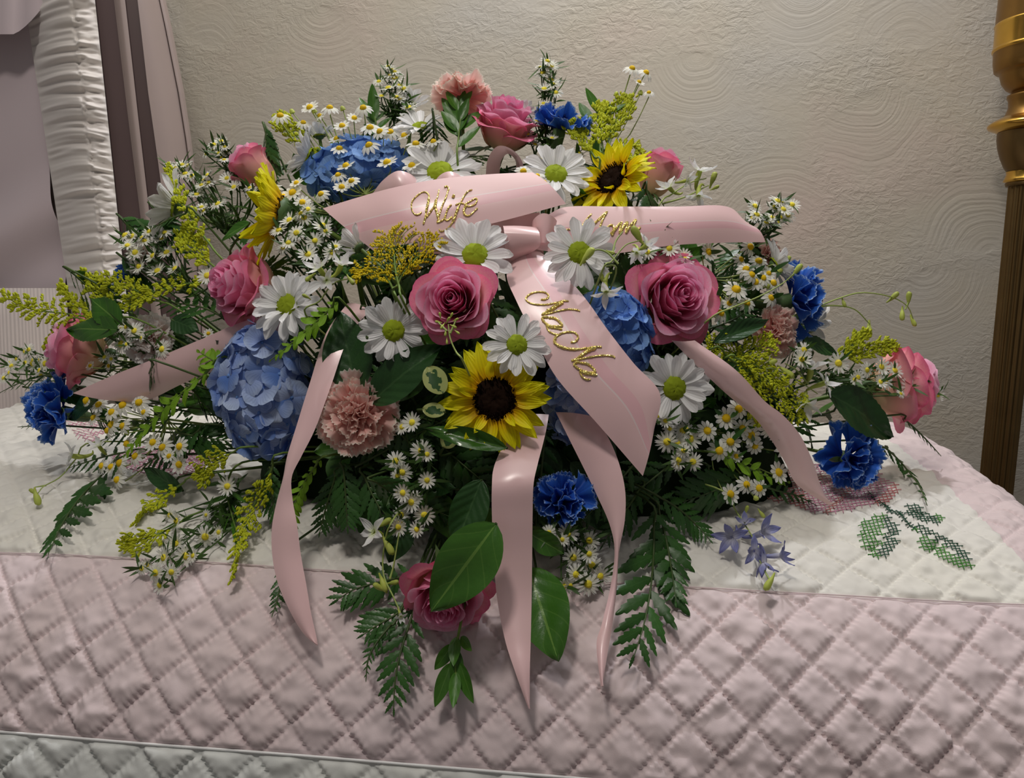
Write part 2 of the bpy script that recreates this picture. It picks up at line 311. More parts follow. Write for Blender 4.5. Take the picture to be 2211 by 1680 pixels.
    return t.fin(c, 0.75, 0.25)
wall = ob('wall_back', box('wall_back', -4.2, 4.2, 0, 0.12, -ZC, 1.7, wall_mat()), None, MW); tag(wall, 'cream swirled plaster wall behind the casket', kind='structure')
fl = ob('floor', box('floor', -4.2, 4.2, -1.6, 2.4, -0.08, 0.0, fabric_mat('taupe_carpet', S(120, 108, 98), S(134, 122, 110), 12, 0.9, 0.2))); tag(fl, 'taupe carpet floor', kind='structure')
# ------------------------------------------------------------------ quilt surface
PIV = Vector((0, 0.9, 0)); EX = Vector((math.cos(YAW), math.sin(YAW), 0)); EY = Vector((-math.sin(YAW), math.cos(YAW), 0))
PROF = smooth_path([(-.372, -.86, 0), (-.366, -.68, 0), (-.357, -.57, 0), (-.342, -.485, 0), (-.316, -.41, 0), (-.278, -.35, 0), (-.228, -.306, 0), (-.165, -.279, 0), (-.08, -.260, 0), (.05, -.246, 0), (.19, -.238, 0), (.30, -.237, 0), (.352, -.248, 0), (.388, -.288, 0), (.398, -.36, 0), (.40, -.58, 0)], 700)[:, :2]
ARC = np.concatenate([[0], np.cumsum(np.linalg.norm(np.diff(PROF, axis=0), axis=1))])
VMAX = ARC[-1]
UE, UR = 0.535, 0.075                                  # where the foot end starts to turn down, and its radius
def u_to(u):
    u = np.asarray(u, dtype=float); a = np.clip((u - UE) / UR, 0, math.pi / 2 * 0.96)
    x = np.where(u < UE, u, UE + UR * np.sin(a)); z = np.where(u < UE, 0, -UR * (1 - np.cos(a)))
    ex = np.maximum(0, u - UE - UR * math.pi / 2 * 0.96); return x + ex * 0.06, z - ex
def quilt_xyz(u, v, h=0.0):
    """u along the casket, v along the cross-section arc, h out along the normal -> world arrays"""
    y = np.interp(v, ARC, PROF[:, 0]); z = np.interp(v, ARC, PROF[:, 1]); e = 0.002
    dy = np.interp(v + e, ARC, PROF[:, 0]) - np.interp(v - e, ARC, PROF[:, 0]); dz = np.interp(v + e, ARC, PROF[:, 1]) - np.interp(v - e, ARC, PROF[:, 1])
    ln = np.hypot(dy, dz) + 1e-9; ny, nz = -dz / ln, dy / ln
    x, zz = u_to(u); a = np.clip((np.asarray(u, dtype=float) - UE) / UR, 0, 1.5)
    nx = np.sin(a); c = np.cos(a)
    x = x + nx * h; y = y + ny * h * c; z = z + zz + nz * h * c
    return np.stack([PIV.x + x * EX.x + y * EY.x, PIV.y + x * EX.y + y * EY.y, ZC + z], -1)
FPROF = PROF[PROF[:, 1].argmin() * 0:][:]
_top = PROF[(PROF[:, 0] > -.372)]
def quilt_z(x, y):
    dx, dy = x - PIV.x, y - PIV.y; xp = dx * EX.x + dy * EX.y; yp = dx * EY.x + dy * EY.y
    if yp < -.371 or yp > .399: return -9.0
    z = float(np.interp(yp, PROF[:640, 0], PROF[:640, 1]))
    if xp > UE:
        if xp > UE + UR: return -9.0
        z -= UR * (1 - math.cos(math.asin(min(1, (xp - UE) / UR))))
    return ZC + z
def quilt_hit(px, py):
    d = ray(px, py); prev = None
    for i in range(240):
        Y = 0.42 + i * 0.005; P = CAMP + d * (Y / d.y); g = P.z - quilt_z(P.x, P.y)
        if g < 0:
            lo, hi = Y - 0.005, Y
            for _ in range(12):
                m = (lo + hi) / 2; P = CAMP + d * (m / d.y)
                if P.z - quilt_z(P.x, P.y) < 0: hi = m
                else: lo = m
            return hi
    return 9.0
def quilt_uv(px, py):
    Y = quilt_hit(px, py); P = at(px, py, Y); dx, dy = P.x - PIV.x, P.y - PIV.y
    xp = dx * EX.x + dy * EX.y; yp = dx * EY.x + dy * EY.y
    return xp, float(np.interp(yp, PROF[:640, 0], ARC[:640])), P
V_SEAM = 0.5 * (quilt_uv(300, 1200)[1] + quilt_uv(1800, 1305)[1])       # white centre / pink border, front
V_SKIRT = 0.5 * (quilt_uv(100, 1608)[1] + quilt_uv(1080, 1641)[1])       # pink border / white skirt
U_SEAM = quilt_uv(2130, 1130)[0]
V_MID = float(np.interp(-0.02, PROF[:640, 0], ARC[:640]))
us = np.concatenate([np.arange(-0.90, -0.58, 0.004), np.arange(-0.58, 0.62, 0.0018), np.arange(0.62, 0.88, 0.004)])
vs = np.concatenate([np.arange(0.10, V_SKIRT - 0.07, 0.004), np.arange(V_SKIRT - 0.07, V_MID, 0.0017), np.arange(V_MID, VMAX - 0.35, 0.0028), np.arange(VMAX - 0.35, VMAX - 0.003, 0.006)])
UU, VV = np.meshgrid(us, vs, indexing='ij')
D = 0.0525
a1 = (UU + VV) / D; b1 = (UU - VV) / D
wv = 0.02 * noise2(UU * 9, VV * 9, 1)
a1 = a1 + wv; b1 = b1 - wv
da = np.abs(a1 - np.round(a1)) * D / 1.4142; db = np.abs(b1 - np.round(b1)) * D / 1.4142
st = 0.0020
sa = st * (0.5 + 0.5 * np.sin(2 * np.pi * (UU - VV) / 1.4142 / 0.0056)); sb = st * (0.5 + 0.5 * np.sin(2 * np.pi * (UU + VV) / 1.4142 / 0.0056))
dist = np.minimum(np.maximum(0, da - sa), np.maximum(0, db - sb))
puff = 0.62 * (1 - np.exp(-dist / 0.0011)) + 0.38 * (1 - np.exp(-dist / 0.0055))
yy = np.interp(VV, ARC, PROF[:, 0])
amp = np.interp(yy, [-.36, -.2, -.1, .2], [0.0064, 0.0054, 0.0042, 0.0030])
H = puff * amp * (0.85 + 0.35 * noise2(np.floor(a1) * 1.7 + .5, np.floor(b1) * 1.7 + .5, 3))
H += puff * (0.0026 * noise2(UU * 70 + VV * 40, VV * 70 - UU * 30, 2) + 0.0012 * noise2(UU * 150, VV * 150, 4))
for vs0 in (V_SEAM, V_SKIRT): H *= 1 - 0.85 * np.exp(-((VV - vs0) / 0.0035) ** 2)
H += 0.0035 * noise2(UU * 7, VV * 7, 6)
Q = quilt_xyz(UU, VV, H)
nu, nv = UU.shape; I = np.arange(nu * nv).reshape(nu, nv)
FQ = np.stack([I[:-1, :-1], I[:-1, 1:], I[1:, 1:], I[1:, :-1]], -1).reshape(-1, 4)[:, ::-1]
uc = ((UU[:-1, :-1] + UU[1:, 1:]) / 2).ravel(); vc = ((VV[:-1, :-1] + VV[1:, 1:]) / 2).ravel()
center = (vc > V_SEAM) & (uc < U_SEAM) & (vc < VMAX - 0.42) ; skirt = vc < V_SKIRT
V_REAR = VMAX - 0.36
center = (vc > V_SEAM) & (uc < U_SEAM) & (vc < V_REAR)
quilt = thing('quilt', 'white and pink diamond stitched quilt draped over the closed casket lid', 'quilt', (PIV.x, PIV.y, ZC - 0.26))
def panel(name, mask, mat, label):
    f = FQ[mask]; ids, inv = np.unique(f.ravel(), return_inverse=True)
    me = build(name, Q.reshape(-1, 3)[ids], inv.reshape(-1, 4), mat)
    o = ob(name, me, quilt, rel(quilt, Matrix.Identity(4))); tag(o, label); return o
panel('center_panel', center, M_quilt_w, 'off-white quilted center panel with cross stitch')
panel('border_panel', (~center) & (~skirt), M_quilt_p, 'pale pink quilted border')
panel('skirt_panel', skirt, M_quilt_s, 'white quilted lower edge')
QB = BVHTree.FromPolygons([tuple(p) for p in Q.reshape(-1, 3)], [tuple(f) for f in FQ.tolist()])
def qpoint(px, py, off=0.001):
    hit, n, i, d = QB.ray_cast(CAMP, ray(px, py).normalized())
    if hit is None: return None
    if n.dot(ray(px, py)) > 0: n = -n
    return hit + n * off
def seam(name, uu, vv, r, mat):
    p = quilt_xyz(np.array(uu), np.array(vv), 0.0026 + 0.0035 * noise2(np.array(uu) * 7, np.array(vv) * 7, 6)); ob(name, grid(name, tube_pts(p, r, 6), mat, True), quilt, rel(quilt, Matrix.Identity(4)))
seam('seam_cord', us[::3], np.full(len(us[::3]), V_SKIRT), 0.0012, M_cord)
seam('seam_piping', us[us < U_SEAM][::3], np.full(len(us[us < U_SEAM][::3]), V_SEAM), 0.0007, M_quilt_p)
# cross-stitch motifs -----------------------------------------------------
def inside(p, poly):
    x, y = p; c = False; j = len(poly) - 1
    for i in range(len(poly)):
        xi, yi = poly[i]; xj, yj = poly[j]
        if (yi > y) != (yj > y) and x < (xj - xi) * (y - yi) / (yj - yi + 1e-9) + xi: c = not c
        j = i
    return c
def stitch(mb, a, b, r=0.0005):
    A, B = qpoint(*a), qpoint(*b)
    if A is None or B is None or (A - B).length > 0.03: return
    m = (A + B) / 2; m2 = qpoint((a[0] + b[0]) / 2, (a[1] + b[1]) / 2, 0.0016)
    mb.add(tube_pts([A, m2 or m, B], r, 4), True)
def zpx(pts, ox=1780, oy=1040, s=6.14): return [(ox + x / s, oy + y / s) for x, y in pts]
def motif(name, poly, holes, e1, e2, mats, split, label):
    x0, x1 = min(p[0] for p in poly), max(p[0] for p in poly); y0, y1 = min(p[1] for p in poly), max(p[1] for p in poly)
    groups = {}
    for i in range(-60, 60):
        for j in range(-60, 60):
            c = ((x0 + x1) / 2 + i * e1[0] + j * e2[0], (y0 + y1) / 2 + i * e1[1] + j * e2[1])
            if not (x0 - 2 <= c[0] <= x1 + 2 and y0 - 2 <= c[1] <= y1 + 2) or not inside(c, poly): continue
            if any((c[0] - hx) ** 2 + ((c[1] - hy) * 1.2) ** 2 < hr * hr for hx, hy, hr in holes): continue
            g = groups.setdefault(split(c), MB()); h = 0.56
            p = [(c[0] + h * (s1 * e1[0] + s2 * e2[0]), c[1] + h * (s1 * e1[1] + s2 * e2[1])) for s1, s2 in ((1, 1), (-1, -1), (1, -1), (-1, 1))]
            stitch(g, p[0], p[1]); stitch(g, p[2], p[3])
    root = None
    for k, g in groups.items():
        if not g.n: continue
        o = ob(name, g.mesh(name, mats[k]), quilt, rel(quilt, Matrix.Identity(4))); tag(o, label[k], kind='stuff')
def thread(name, c, c2): return flat_mat(name, c, 0.5, 0.4, 0, 0, c2, 90)
T_dk = thread('dark_green_thread', S(14, 62, 44, 1.2), S(16, 76, 50, 1.2)); T_lt = thread('lime_green_thread', S(66, 132, 40, 1.3), S(48, 112, 40, 1.3))
T_pk = thread('pink_thread', S(178, 120, 132, 1.5), S(182, 126, 156, 1.5)); T_rd = thread('rose_red_thread', S(174, 96, 96, 1.4), S(176, 110, 112, 1.4))
GL = ['dark green cross stitched leaf half', 'lime green cross stitched leaf half']
motif('stitched_leaf', zpx([(640, 450), (850, 460), (960, 580), (980, 760), (920, 880), (790, 1000), (620, 1050), (590, 900), (500, 850), (465, 650), (520, 540)]), [(1908, 1144, 8), (1900, 1164, 9), (1892, 1185, 6)], (10.6, 4.8), (-6.2, 7.6), [T_dk, T_lt], lambda c: 0 if c[0] > 1906 + (c[1] - 1150) * -0.15 else 1, GL)
motif('stitched_leaf', zpx([(1210, 580), (1420, 640), (1650, 750), (1900, 940), (1950, 1070), (1970, 1180), (1780, 1120), (1600, 1030), (1460, 1010), (1460, 930), (1290, 880), (1260, 760), (1280, 690), (1180, 650)]), [(2012, 1164, 8), (2033, 1176, 9), (2054, 1190, 8)], (10.6, 5.2), (-5.8, 7.2), [T_dk, T_lt], lambda c: 0 if (c[1] - 1140) < (c[0] - 1985) * 0.62 + 8 else 1, GL)
motif('stitched_leaf', zpx([(1110, 320), (1220, 290), (1420, 390), (1560, 460), (1590, 590), (1440, 550), (1350, 550), (1140, 470), (1100, 440)]), [(1993, 1101, 4), (2003, 1104, 4), (2014, 1108, 4)], (9.6, 4.4), (-5.2, 5.2), [T_dk, T_lt], lambda c: 1 if c[0] > 2022 and c[1] < 1128 else 0, GL)
sm = MB()
for c in smooth_path([(x, y, 0) for x, y in zpx([(610, 170), (700, 270), (830, 330), (860, 400), (980, 420), (1020, 460), (1100, 560), (1190, 630)])], 15)[:, :2]:
    stitch(sm, (c[0] - 6, c[1] - 5), (c[0] + 6, c[1] + 5)); stitch(sm, (c[0] + 6, c[1] - 3), (c[0] - 6, c[1] + 3))
tag(ob('stitched_stem', sm.mesh('stitched_stem', T_dk), quilt, rel(quilt, Matrix.Identity(4))), 'dark green cross stitched stem', kind='stuff')
PL = ['dusty pink cross stitched rose', 'rose red cross stitched rose']
motif('stitched_rose', [(1655, 1040), (1720, 1005), (1800, 1000), (1890, 1020), (1945, 1058), (1925, 1084), (1860, 1096), (1780, 1112), (1690, 1086), (1640, 1078)], [], (10.5, 4.2), (-6.4, 6.4), [T_pk, T_rd], lambda c: 1 if c[0] < 1740 or (c[0] + c[1]) % 90 < 26 else 0, PL)
motif('stitched_rose', [(150, 912), (165, 896), (205, 895), (240, 925), (200, 955), (160, 945)], [], (10.5, -2.2), (4.2, 6.4), [T_pk, T_rd], lambda c: 0, PL)
motif('stitched_rose', [(240, 985), (330, 960), (420, 950), (470, 990), (420, 1025), (340, 1030), (270, 1015)], [], (10.5, -1.8), (4.2, 6.4), [T_pk, T_rd], lambda c: 0, PL)
# ------------------------------------------------------------------ casket under the quilt
casket = thing('casket', 'mauve metal casket with its foot lid closed under the quilt', 'casket', (PIV.x, PIV.y, 0.62))
uu, vv = np.meshgrid(np.linspace(-1.0, 0.565, 60), np.linspace(0.12, VMAX - 0.03, 60), indexing='ij')
ob('foot_lid', grid('foot_lid', quilt_xyz(uu, vv, -0.03), M_metal_l), casket, rel(casket, Matrix.Identity(4)))
MC = Matrix.Translation((PIV.x, PIV.y, 0)) @ Matrix.Rotation(YAW, 4, 'Z')
ob('body', box('body', -1.3, 0.53, -0.30, 0.33, 0.46, 0.92, M_metal_l), casket, rel(casket, MC))
bier = ob('casket_stand', box('casket_stand', -1.2, 0.5, -0.26, 0.3, 0.0, 0.44, M_satin), None, MC); tag(bier, 'draped mauve stand under the casket', 'stand')
# ------------------------------------------------------------------ open head lid at the left
hlid = thing('casket_head_lid', 'raised casket head lid with ruched ivory border and mauve metal rim', 'casket lid', at(200, 640, 1.33))
ROWS = np.arange(-420, 866, 6.0)
def px_of(row_pts, py): return np.interp(py, [p[0] for p in row_pts], [p[1] for p in row_pts])
E = {'sh_l': [(-420, -15), (0, 52), (60, 62), (300, 98), (620, 146), (700, 158)], 'sh_r': [(-420, 158), (0, 205), (250, 232), (490, 257), (700, 280)],
     'b1_r': [(-420, 198), (0, 246), (250, 276), (490, 306), (700, 330)], 'rg_r': [(-420, 222), (0, 270), (250, 298), (490, 326), (700, 350)],
     'b2_r': [(-420, 236), (0, 297), (200, 320), (340, 340), (490, 360), (700, 385)], 'os_r': [(-420, 225), (-200, 295), (0, 345), (60, 358), (200, 386), (300, 402), (360, 410), (490, 422), (700, 436)],
     'lp_r': [(-420, 240), (-200, 308), (0, 358), (60, 371), (200, 398), (300, 413), (360, 420), (490, 432), (700, 446)]}
def strip(name, ea, eb, da, db, mat, n=4, bulge=0.0, fn=None, label=None):
    P = np.zeros((n, len(ROWS), 3))
    for j, py in enumerate(ROWS):
        xa = ea if isinstance(ea, (int, float)) else px_of(E[ea], py); xb = px_of(E[eb], py)
        for i in range(n):
            t = i / (n - 1); d = da + (db - da) * t - bulge * math.sin(math.pi * t)
            p = at(xa + (xb - xa) * t, py, d); P[i, j] = p if fn is None else p + fn(t, p)
    o = ob(name, grid(name, P, mat), hlid, rel(hlid, Matrix.Identity(4))); tag(o, label); return o
ns = 40
def ruche(t, p):
    z = p.z; w = math.sin(math.pi * min(1, max(0, t))) ** 0.35
    x, y = np.array(t * 2.2), np.array(z * 1.0)
    zz = z + 0.006 * math.sin(t * 2.6 + z * 11); edge = min(1, max(0, (t - .62) / .1))
    h = 0.0075 * float(noise2(np.array(t * 0.9 + 1.5), np.array(zz * 104), 8)) + 0.0045 * float(noise2(np.array(t * 1.8 + edge * 3), np.array(zz * 190), 9)) + 0.004 * edge * float(noise2(np.array(t * 7.0), np.array(zz * 230), 10))
    return Vector((0.35 * h, -h, 0)) * w
ROWS_SAVE = ROWS
ROWS = np.arange(-160, 866, 1.6)
strip('shirred_border', 'sh_l', 'sh_r', 1.40, 1.315, M_shir, 44, 0.045, ruche, 'ruched ivory fabric border')
ROWS = ROWS_SAVE
def fold(t, p):
    d = (p.z - 1.28) * 0.8 + (p.x + 1.0) * -0.55
    return Vector((0, -0.022 * math.sin(d * 38) * math.exp(-((p.z - 1.36) / 0.10) ** 2) * (0.4 + 0.6 * t), 0))
ROWS = np.arange(-420, 640, 6.0)
strip('satin_panel', -700, 'sh_l', 1.44, 1.41, M_satin, 60, 0.0, fold, 'smooth mauve satin inner panel')
ROWS = ROWS_SAVE
strip('rim_band', 'sh_r', 'b1_r', 1.325, 1.33, M_metal_d, 3, 0, None, 'dark mauve metal rim')
strip('rim_bead', 'b1_r', 'rg_r', 1.325, 1.325, M_metal_l, 7, 0.005)
strip('rim_groove', 'rg_r', 'b2_r', 1.335, 1.34, M_metal_d, 3, 0, None, 'dark mauve metal groove')
strip('outer_shell', 'b2_r', 'os_r', 1.335, 1.40, M_metal_l, 8, 0.012, None, 'mauve metal shell')
strip('shell_lip', 'os_r', 'lp_r', 1.395, 1.42, M_metal_l, 5, 0.008)
# back of the lid so that it has depth
Pb = np.zeros((2, len(ROWS), 3))
for j, py in enumerate(ROWS):
    Pb[0, j] = at(px_of(E['lp_r'], py), py, 1.42); Pb[1, j] = at(-700, py, 1.50)
ob('lid_back', grid('lid_back', Pb, M_metal_l), hlid, rel(hlid, Matrix.Identity(4)))
# tailored swag at the top of the lid interior
n1, n2 = 40, 26; P = np.zeros((n1, n2, 3))
for i in range(n1):
    s = i / (n1 - 1); px = -420 + 515 * s
    for j in range(n2):
        t = j / (n2 - 1); top = -400; bot = 74 - 62 * max(0, (s - 0.87) / 0.13) ** 1.4
        pl = 0.008 * math.sin(s * 60 + t * 1.2) * (1 - t * 0.6) + 0.02 * t
        P[i, j] = at(px - 25 * t * 0 + (1 - t) * 10, top + (bot - top) * t, 1.37 - pl)
ob('satin_swag', grid('satin_swag', P, M_satin), hlid, rel(hlid, Matrix.Identity(4)))['label'] = 'pleated mauve satin swag'
# ribbed lining below the raised lid
n1, n2 = 240, 30; P = np.zeros((n1, n2, 3))
for i in range(n1):
    s = i / (n1 - 1)
    for j in range(n2):
        t = j / (n2 - 1); px = -260 + (403 + 20 * t) * s; P[i, j] = at(px, 622 + 330 * t, 1.40 - 0.012 * math.sin(min(1, t * 6) * math.pi / 2) - 0.03 * t + 0.0007 * math.sin(s * 330 + 1.2 * math.sin(s * 40)))
ln = ob('casket_lining', grid('casket_lining', P, M_rib_fab)); tag(ln, 'ivory ribbed lining cloth below the raised head lid', 'lining')
# ------------------------------------------------------------------ brass floor lamp at the right
LB = at(2155, 1008, 1.47); lamp = thing('floor_lamp', 'brass floor lamp with a dark reeded column by the wall', 'floor lamp', (LB.x, LB.y, 0))
def lamp_z(py):   # height of the lamp axis at a photo row
    d = ray(2199 + (550 - py) * 0.1, py); return (CAMP + d * (LB.y / d.y)).z
s_px = mpp(LB)
def lathe(name, prof, mat, k=48, flute=0, label=None):
    a = np.linspace(0, 2 * math.pi, k, endpoint=False); P = np.zeros((k, len(prof), 3))
    for j, (z, r) in enumerate(prof):
        rr = r * (1 + (0.055 * np.cos(a * flute) if flute else 0)); P[:, j] = np.stack([rr * np.cos(a), rr * np.sin(a), np.full(k, z)], -1)
    o = ob(name, grid(name, P, mat, True), lamp); tag(o, label); return o
def prof(rows): return [(lamp_z(py), r * s_px) for py, r in rows]
zc0 = lamp_z(402)
lathe('column', [(0.05, 31 * s_px), (zc0, 31 * s_px)], M_brass_d, 216, 18, 'dark reeded bronze column')
lathe('column_collar', prof([(402, 31), (402, 37), (396, 39), (390, 36)]), M_brass_d)
lathe('brass_ring', prof([(394, 36), (391, 43), (386, 41), (376, 38), (370, 39)]), M_brass)
lathe('bronze_cup', prof([(370, 38), (360, 44), (340, 52), (318, 58), (298, 61), (284, 61)]), M_brass_d, 48, 0, 'dark bronze cup')
lathe('brass_flange', prof([(284, 60), (280, 66), (274, 78), (270, 80), (266, 79), (260, 72), (254, 62), (250, 55)]), M_brass, 48, 0, 'bright brass embossed flange')
lathe('neck', prof([(252, 55), (244, 50), (230, 46), (215, 47), (208, 50), (203, 50), (201, 44), (196, 43)]), M_brass_m)
lathe('lower_bowl', prof([(197, 43), (188, 54), (175, 62), (160, 66), (153, 67), (151, 74), (148, 77), (130, 80), (106, 81)]), M_brass_m)
lathe('bead_ring', prof([(106, 81), (104, 84), (100, 84), (97, 82)]), M_brass)
lathe('polished_sleeve', prof([(98, 82), (52, 82), (48, 84), (44, 82)]), M_brass, 48, 0, 'polished brass sleeve')
lathe('upper_tube', prof([(45, 82), (-80, 80), (-300, 78), (-420, 70)]), M_brass_m)
zt = lamp_z(-420)
lathe('lamp_bowl', [(zt, 0.03), (zt + 0.02, 0.05), (zt + 0.06, 0.07), (zt + 0.12, 0.085), (zt + 0.125, 0.085), (zt + 0.07, 0.065), (zt + 0.03, 0.045)], M_cord)
lathe('base', [(0.0, 0.001), (0.0, 0.15), (0.015, 0.15), (0.03, 0.12), (0.05, 0.05), (0.06, 0.03)], M_brass_m)
# ------------------------------------------------------------------ the spray: depth model
_bp = [(100, .935), (180, .92), (250, .90), (350, .865), (450, .81), (550, .765), (650, .73), (750, .71), (900, .695), (1050, .68), (1200, .66), (1300, .637), (1400, .607), (1560, .575)]
_sd = [(100, .05), (250, .10), (450, .16), (600, .21), (750, .25), (1600, .25)]
def depth(px, py, lift=0.0):
    b = np.interp(py, *zip(*_bp)); s = np.interp(py, *zip(*_sd)); d = b + s * abs((px - 1090) / 1000.0) ** 1.6
    if py > 780: d = min(d, quilt_hit(px, py) - 0.022)
    return float(d) - lift
def P3(px, py, lift=0.0): return at(px, py, depth(px, py, lift))
CORE = Vector((0.0, 0.90, ZC - 0.245))
def outward(P):
    v = P - (CORE + Vector((0, 0.03, 0.02))); v = Vector((v.x * 0.8, v.y * 1.5, v.z * 1.1)); return v.normalized()
def core_pt(P):
    v = P - CORE; return CORE + Vector((max(-.27, min(.27, v.x * 0.62)), max(-.07, min(.05, v.y * 0.35)), max(.015, min(.15, v.z * 0.35 + 0.02))))
# added foam mound: carries every stem, blocks light and view inside the spray
a, b = np.meshgrid(np.linspace(0, 2 * math.pi, 64, endpoint=False), np.linspace(0.0, math.pi / 2, 16), indexing='ij')
rr = np.cos(b); X = np.sign(np.cos(a)) * np.abs(np.cos(a)) ** 0.8 * rr * 0.31; Y = np.sin(a) * rr * 0.125; Z = np.sin(b) ** 0.9 * 0.19
n = 1 + 0.08 * noise2(a * 3, b * 5, 12); P = np.stack([X * n, Y * n, Z * n], -1)
P = np.concatenate([P[:, :1] * np.array([1, 1, 0]) + np.array([0, 0, -0.012]), P], 1)
foam = ob('foam_light_block', grid('foam_light_block', P, M_foam, True), None, Matrix.Translation(CORE) @ Matrix.Rotation(YAW, 4, 'Z'))
tag(foam, 'added dark green foam mound blocking light under the flowers', 'floral foam')
def stem_part(root, A, nrm, r=0.0018, mat=None, B=None, name='stem'):
    """curved stem from a bloom's underside into the foam; world coordinates"""
    A = Vector(A); B = B or core_pt(A); L = (B - A).length
    p = [A, A - Vector(nrm) * L * 0.22 + (B - A) * 0.12, A.lerp(B, 0.55) - Vector(nrm) * L * 0.12, B]
    return ob(name, grid(name, tube_pts(smooth_path(p, 14), r, 6), mat or M_stem, True), root, rel(root, Matrix.Identity(4)))
# ------------------------------------------------------------------ petal and leaf shapes (unit meshes, shared)
def blade(L, Wd, shape, nu=5, nv=10, bend=0.0, cup=0.0, tipz=0.0, ruff=0.0, teeth=0, tooth=0.0, fold=0.0, seed=0, twist=0.0):
    """leaf/petal along +x, width on y, normal +z"""
    P = np.zeros((nu, nv, 3)); r = random.Random(seed); ph = r.random() * 6
    for j in range(nv):
        t = j / (nv - 1); w = Wd * shape(t)
        if teeth: w *= 1 - tooth * (1 - (t * teeth) % 1.0)
        for i in range(nu):
            s = -1 + 2 * i / (nu - 1); x = L * t; y = w * s
            z = bend * L * t * t + cup * w * (s * s) + tipz * L * max(0, t - .8) ** 2 * 20 + ruff * L * t * math.sin(3.1 * s + 7 * t + ph) + fold * abs(s) * w
            if twist: y, z = y * math.cos(twist * t), z + y * math.sin(twist * t)
            P[i, j] = (x, y, z)
    return P
sh_petal = lambda t: (0.34 + 0.66 * math.sin(min(1, t / 0.7) * math.pi / 2)) * (1 if t < .72 else math.sqrt(max(0.0, 1 - ((t - .72) / .285) ** 2)))
sh_point = lambda t: max(0.0, math.sin(math.pi * min(1, t ** 0.85)) ** 0.85) + (0.22 * (1 - t) if t < 1 else 0)
sh_leaf = lambda t: max(0.0, math.sin(math.pi * t ** 0.8)) ** 0.8
sh_oval = lambda t: max(0.0, math.sin(math.pi * t)) ** 0.55
sh_strap = lambda t: 1.0 if t < .6 else max(0.0, 1 - ((t - .6) / .4) ** 2)
_cache = {}
def shared(key, fn):
    if key not in _cache: _cache[key] = fn()
    return _cache[key]
# ------------------------------------------------------------------ roses
LAY = [(.035, .64, 2.2, 0, 2), (.065, .67, 1.6, -.01, 3), (.10, .68, 1.4, 0, 3), (.14, .675, 1.2, .012, 4), (.185, .66, 1.05, .02, 4), (.235, .635, .95, .03, 5), (.285, .60, .88, .05, 5), (.335, .55, .84, .075, 5), (.385, .48, .80, .10, 5), (.42, .39, .80, .13, 5)]
def rose_petal(k, var, pale=0):
    rt, Hh, Wd, curl, _ = LAY[k]; P = np.zeros((13, 12, 3)); r = random.Random(k * 7 + var); ph = r.random() * 6
    for i in range(13):
        s = -1 + i / 6.0
        for j in range(12):
            t = j / 11.0; e = max(0, (t - .72) / .28); rb = 0.02 + rt * 0.35
            rad = rb + (rt - rb) * math.sin(t * math.pi / 2) ** 0.75 + curl * e ** 1.7 * (1.0 + 0.5 * math.cos(s * 2.5)) * (0.85 + 0.3 * math.sin(ph + 2 * s))
            rad *= 1 + 0.07 * s; rad += 0.014 * t * t * math.sin(4 * s + ph) * (rt / .3)
            z = Hh * t * (1 - 0.20 * s ** 4 - 0.03 * math.sin(5 * s + ph)) - curl * 0.55 * e ** 2
            wj = Wd * (0.55 + 0.45 * math.sin(min(1, t * 1.5) * math.pi / 2))
            P[i, j] = (rad * math.cos(wj * s), rad * math.sin(wj * s), z)
    return grid('petal', P, M_rose_in if k < 5 - pale else (M_rose_mid if k < 8 - 2 * pale else M_rose_out))
def calyx_mesh(scale=1.0):
    m = MB(); m.add(np.stack([np.stack([r * np.cos(np.linspace(0, 2 * math.pi, 10, endpoint=False)), r * np.sin(np.linspace(0, 2 * math.pi, 10, endpoint=False)), np.full(10, z)], -1) for r, z in ((.03, -.16), (.07, -.12), (.085, -.06), (.07, .0), (.05, .05))], 1), True)
    for i in range(5):
        b = blade(.34, .05, sh_point, 3, 7, bend=-.5); a = i * 1.2566; R = np.array([[math.cos(a), -math.sin(a), 0], [math.sin(a), math.cos(a), 0], [0, 0, 1]])
        b[..., 0] += .05; b[..., 2] += .02; m.add(b @ R.T)
    return m.mesh('calyx', M_calyx)
def place(px, py, d3, size_px, lift, back):
    """root matrix for a bloom: local z faces d3, local unit = bloom diameter"""
    C = P3(px, py, lift); s = size_px * mpp(C); z = cdir(*d3)
    return Matrix.Translation(C - z * (s * back)) @ frame(z, rng.random() * 6.28) @ Matrix.Scale(s, 4), z, s
def flower_root(name, label, cat, M, group):
    o = ob(name, None, None, M); o.empty_display_size = 0.01; return tag(o, label, cat, group)
def bloom_stem(root, M, z, s, zloc=-0.1, r=0.0022, mat=None):
    A = M @ Vector((0, 0, zloc)); B = core_pt(A); L = (B - A).length
    p = [A, A - z * L * 0.25 + (B - A) * 0.1, A.lerp(B, 0.55) - z * L * 0.12, B]; MI = M.inverted()
    ob('stem', grid('stem', tube_pts(smooth_path([MI @ Vector(q) for q in p], 14), r / s, 6), mat or M_stem, True), root)
